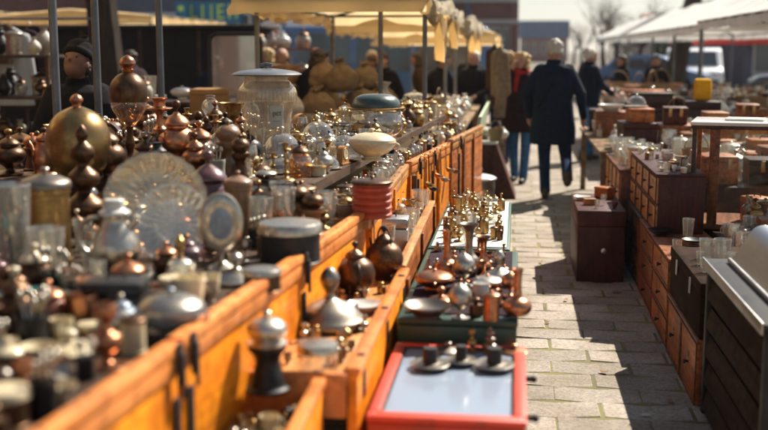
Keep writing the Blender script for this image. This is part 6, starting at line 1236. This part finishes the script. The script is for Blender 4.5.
for i, (x0, x1, y0, z0, z1, m, lb) in enumerate(((1.05, 1.27, 10.15, 1.003, 1.13, 'orange brown wood', 'small box stacked on the dark lidded box by the aisle'), (1.38, 1.6, 10.2, .983, 1.14, 'oxblood wood', 'small oxblood box on the chestnut lidded box'), (1.75, 1.95, 10.15, 1.023, 1.10, 'honey wood', 'flat honey coloured box on the orange-brown box'), (2.06, 2.26, 10.25, .993, 1.17, 'chestnut wood', 'small chestnut box on the brightest orange box'),
        (1.3, 1.72, 12.15, 1.053, 1.2, 'worn dark wood', 'worn box stacked on the dark box behind the lidded row'), (.84, 1.1, 12.4, .752, 1.0, 'worn dark wood', 'worn dark box beside the aisle beyond the white bowl'), (2.3, 2.55, 11.2, .752, 1.08, 'chestnut wood', 'upright chestnut box right of the dark crate'))):
    crate('lidded_box', lb, 'box', x0, x1, y0, y0 + .3, z0, z1, m, latch='front' if i % 2 else None, trim='old brass', rz=(.1, -.08, .05, -.12)[i % 4], group='boxes on the right tables')
put('dish', 'white porcelain', (1.02, 11.75, 1.022), .07, 'white bowl on the brown box beside the man on the right', w=2.0, ref='the white bowl'); put('cloche', 'clear glass', (1.14, 10.42, 1.133), .13, 'glass dome on the small box by the aisle', m2=SI, w=.9, ref='the dark lidded box'); put('tureen', SI, (1.9, 10.9, .752), .2, 'silver tureen behind the boxes on the right plank table', w=1.2)
put('frying_pan', SI, (1.62, 10.95, 1.06 - .308), .09, 'wide steel pan behind the chestnut lidded box', w=1.9)
fill(60, (.8, 2.55), (9.98, 13.0), .752, gl + wt + [('basket', 'wicker', 'wicker', 1)], (.14, .26))
fill(90, (1.45, 4.7), (14.5, 20.8), .752, wt + boxes + [('basket', 'wicker', 'wicker', 2), ('lidded_jar', 'copper', DB, 1)], (.2, .36))
# raised back table
for x0, x1, y0, z1, m, lb in ((3.02, 3.5, 12.1, 1.32, 'dark wood', 'dark upright crate under the white canopy at the right'), (3.55, 4.3, 12.0, 1.02, 'planks', 'low plank crate under the white canopy'), (2.85, 3.0, 12.1, 1.30, 'red cloth', 'narrow bright red box beside the dark upright crate')):
    crate('storage_crate' if m != 'red cloth' else 'red_box', lb, 'box', x0, x1, y0, y0 + .4, .953, z1, m, lid=m != 'planks', latch=None)
crate('storage_crate', 'dark crate under the yellow cloth', 'crate', 1.84, 2.2, 11.9, 12.2, .752, 1.12, 'dark wood', latch=None)
p = Q(697, 102, 11.6); t = thing('draped_cloth', 'bright yellow cloth draped over a small box below the white van', 'cloth', (2.02, 12.05, .371)); g = MB(); g.box(-.085, .085, -.06, .06, .752, .99, .03); [g.v.__setitem__(i, (v[0] * (1.1 - .25 * (v[2] - .75)), v[1] + .02 * math.sin(v[2] * 20), v[2])) for i, v in enumerate(g.v)]; g.build('drape', 'yellow cloth', t)
fill(36, (2.8, 5.6), (11.8, 13.0), .953, wt + [('basket', 'wicker', 'wicker', 2), ('lantern', BI, OB, 1), ('canister', OB, OB, 2), ('jug', 'stoneware', 'stoneware', 2)], (.18, .38), keep=lambda x, y: x < 790)
fill(6, (3.04, 3.48), (12.15, 12.45), 1.323, wt, (.12, .2))
t = thing('bentwood_chair', 'gold bentwood chair frame stood up at the right edge', 'chair', (3.1, 11.4, .0), R(200))
for x in (-.18, .18):
    for y in (-.18, .18): MB().tube([(x, y, .752 if False else 0.0), (x * .95, y * .95, .45)], .016, 7).build('leg', 'honey wood', t)
MB().lathe([(.20, .452), (.21, .46), (.21, .48), (.19, .485)], 26).build('seat', 'honey wood', t); MB().tube([(.17 * math.cos(a), -.19, .46 + 1.0 * math.sin(a) ** .8 if math.sin(a) > 0 else .46) for a in [math.pi * i / 14 for i in range(15)]], .014, 7).build('backrest', 'honey wood', t)
auto_labels()
# ------------------------------------------------------------------ people
person('white haired man seen from behind walking up the aisle in a long navy coat', (.41, 12.0, .0), R(-6), 1.80, elbows=[(-.29, -.03, 1.17), (.30, -.03, 1.18)], wrists=[(-.27, .10, .93), (.32, .05, .93)], knees=[(-.09, .07, .50), (.14, .16, .50)], ankles=[(-.07, .06, .09), (.19, -.24, .27)],
    top='navy cloth', legs='dark jeans', hem=.63, hair='white hair', strap=True, voxel=.008, bulk=1.16, head_turn=R(12), flare=1.05, head_nod=.12)
person('blond woman in a dark coat and red scarf raising a hand to her face', (.06, 13.6, 0), R(168), 1.66, elbows=[(-.25, -.02, 1.18), (.30, .12, 1.26)], wrists=[(-.25, .10, .96), (.09, .20, 1.52)], knees=[(-.09, .06, .50), (.09, .0, .50)], ankles=[(-.08, .14, .09), (.09, -.12, .09)],
    top='plum cloth', legs='blue jeans', hem=.70, hair='blond hair', hairstyle='bob', scarf='red cloth', head_turn=R(-12), head_nod=-.15, bulk=1.2, handdir=[None, (-.3, .1, 1)], shoes='dark jeans' and 'black metal')
person('white haired man in a short navy jacket looking right, behind the walking man', (1.09, 16.4, 0), R(-62), 1.72, elbows=[(-.24, .10, 1.2), (.24, .08, 1.18)], wrists=[(-.16, .30, 1.08), (.18, .30, 1.06)], knees=[(-.10, .08, .50), (.10, -.02, .50)], ankles=[(-.10, .10, .09), (.10, -.16, .10)],
    top='navy cloth', legs='blue jeans', hem=.86, hair='white hair', head_nod=-.2, bulk=1.05)
person('man in a black beanie and dark coat looking down behind the brass globe', (-3.02, 7.15, -.06), R(-160), 1.78, elbows=[(-.26, .10, 1.18), (.26, .10, 1.18)], wrists=[(-.14, .30, 1.08), (.14, .30, 1.08)], top='black cloth', hem=.75, hair='dark hair', hat='black cloth', head_nod=-.62, lean=.12, head_turn=R(-25), bulk=1.25, skin='shaded skin')
person('balding man with bowed head in a brown coat behind the sacks', (-2.95, 13.6, 0), R(160), 1.72, elbows=[(-.26, .12, 1.2), (.26, .12, 1.2)], wrists=[(-.14, .30, 1.1), (.14, .30, 1.1)], top='brown cloth', hem=.8, hair='dark hair', hairstyle='bald', head_nod=-.4, lean=.1, voxel=.011, bulk=1.15)
person('dark haired person in a black jacket bending over the sack pile', (-2.55, 12.4, 0), R(-70), 1.74, elbows=[(-.24, .25, 1.15), (.24, .25, 1.15)], wrists=[(-.15, .42, .98), (.15, .42, .98)], top='black cloth', hem=.8, hair='dark hair', hairstyle='bob', head_nod=-.2, lean=.38, voxel=.011, bulk=1.15)
person('person in dark clothes bending near the mirror', (-4.35, 14.4, 0), R(-50), 1.66, top='navy cloth', hair='dark hair', lean=.4, head_nod=-.3, voxel=.011, bulk=1.1)
person('white haired person in a dark jacket at the end of the left trestle', (-.60, 15.3, 0), R(165), 1.68, elbows=[(-.26, .12, 1.18), (.26, .12, 1.18)], wrists=[(-.14, .30, 1.1), (.14, .30, 1.1)], top='black cloth', hair='white hair', head_nod=-.25, voxel=.011, bulk=1.15)
person('person in a navy jacket standing just left of the hanging tan garment', (-.22, 15.9, 0), R(150), 1.70, top='navy cloth', hair='dark hair', head_nod=-.2, voxel=.011, bulk=1.1)
person('dark jacketed person leaning forward behind the crumpled awning', (-1.15, 15.0, 0), R(-120), 1.66, elbows=[(-.24, .25, 1.15), (.24, .25, 1.15)], wrists=[(-.15, .42, .98), (.15, .42, .98)], top='black cloth', hair='dark hair', lean=.25, voxel=.011, bulk=1.15)
person('person in a teal jacket among the goods under the left canopy', (-1.95, 15.2, 0), R(120), 1.62, top='teal cloth', hair='dark hair', lean=.15, voxel=.011)
person('dark figure standing left of the second pole of the right canopy', (2.05, 21.5, 0), R(120), 1.58, top='black cloth', hair='dark hair', hairstyle='bob', voxel=.012)
person('dark figure in a black jacket behind the right canopy poles', (2.62, 20.9, 0), R(170), 1.58, top='black cloth', hair='dark hair', voxel=.012, scarf=None)
person('distant figure in a plum coat beside the far right canopy', (1.75, 27, 0), R(160), 1.65, top='plum cloth', hair='dark hair', voxel=.013)
for i, (x, y, rz, top, hair, hs, ln, lb) in enumerate(((-1.75, 14.6, 150, 'black cloth', 'dark hair', 'short', .15, 'dark coated shopper just right of the sack pile'), (-2.25, 16.6, 200, 'navy cloth', 'white hair', 'short', .1, 'white haired shopper in navy beyond the sack pile'),
        (-3.55, 15.4, 120, 'black cloth', 'blond hair', 'bob', .1, 'blond shopper in black between the mirror and the bald man'), (-1.45, 17.2, 90, 'brown cloth', 'dark hair', 'bob', .2, 'shopper in a brown coat under the middle left canopy'), (-5.1, 14.0, 60, 'plum cloth', 'dark hair', 'short', .15, 'shopper in a plum coat left of the mirror'))):
    person(lb, (x, y, 0), R(rz), 1.66 + .03 * (i % 3), top=top, hair=hair, hairstyle=hs, lean=ln, head_nod=-.2, voxel=.013, bulk=1.15)
person('shopper in a black coat farther along the aisle, left of the tan garment', (-.75, 17.6, 0), R(20), 1.72, top='black cloth', hair='dark hair', voxel=.012, bulk=1.1)
person('shopper in a brown coat with blond hair at the far end of the left stalls', (-.15, 21.5, 0), R(175), 1.66, top='brown cloth', hair='blond hair', hairstyle='bob', voxel=.012, bulk=1.1)
# ------------------------------------------------------------------ air
m = bpy.data.materials.new('haze'); m.use_nodes = True; nt = m.node_tree; nt.nodes.remove(nt.nodes['Principled BSDF']); v = nt.nodes.new('ShaderNodeVolumePrincipled'); v.inputs['Density'].default_value = .0004; v.inputs['Color'].default_value = (.92, .95, 1, 1)
nt.links.new(v.outputs[0], nt.nodes['Material Output'].inputs['Volume']); M['haze'] = m
tag(MB().box(-405, 405, -65, 905, -1, 24).build('haze', 'haze', smooth=False), 'thin pale air over the street', None, None, 'stuff')
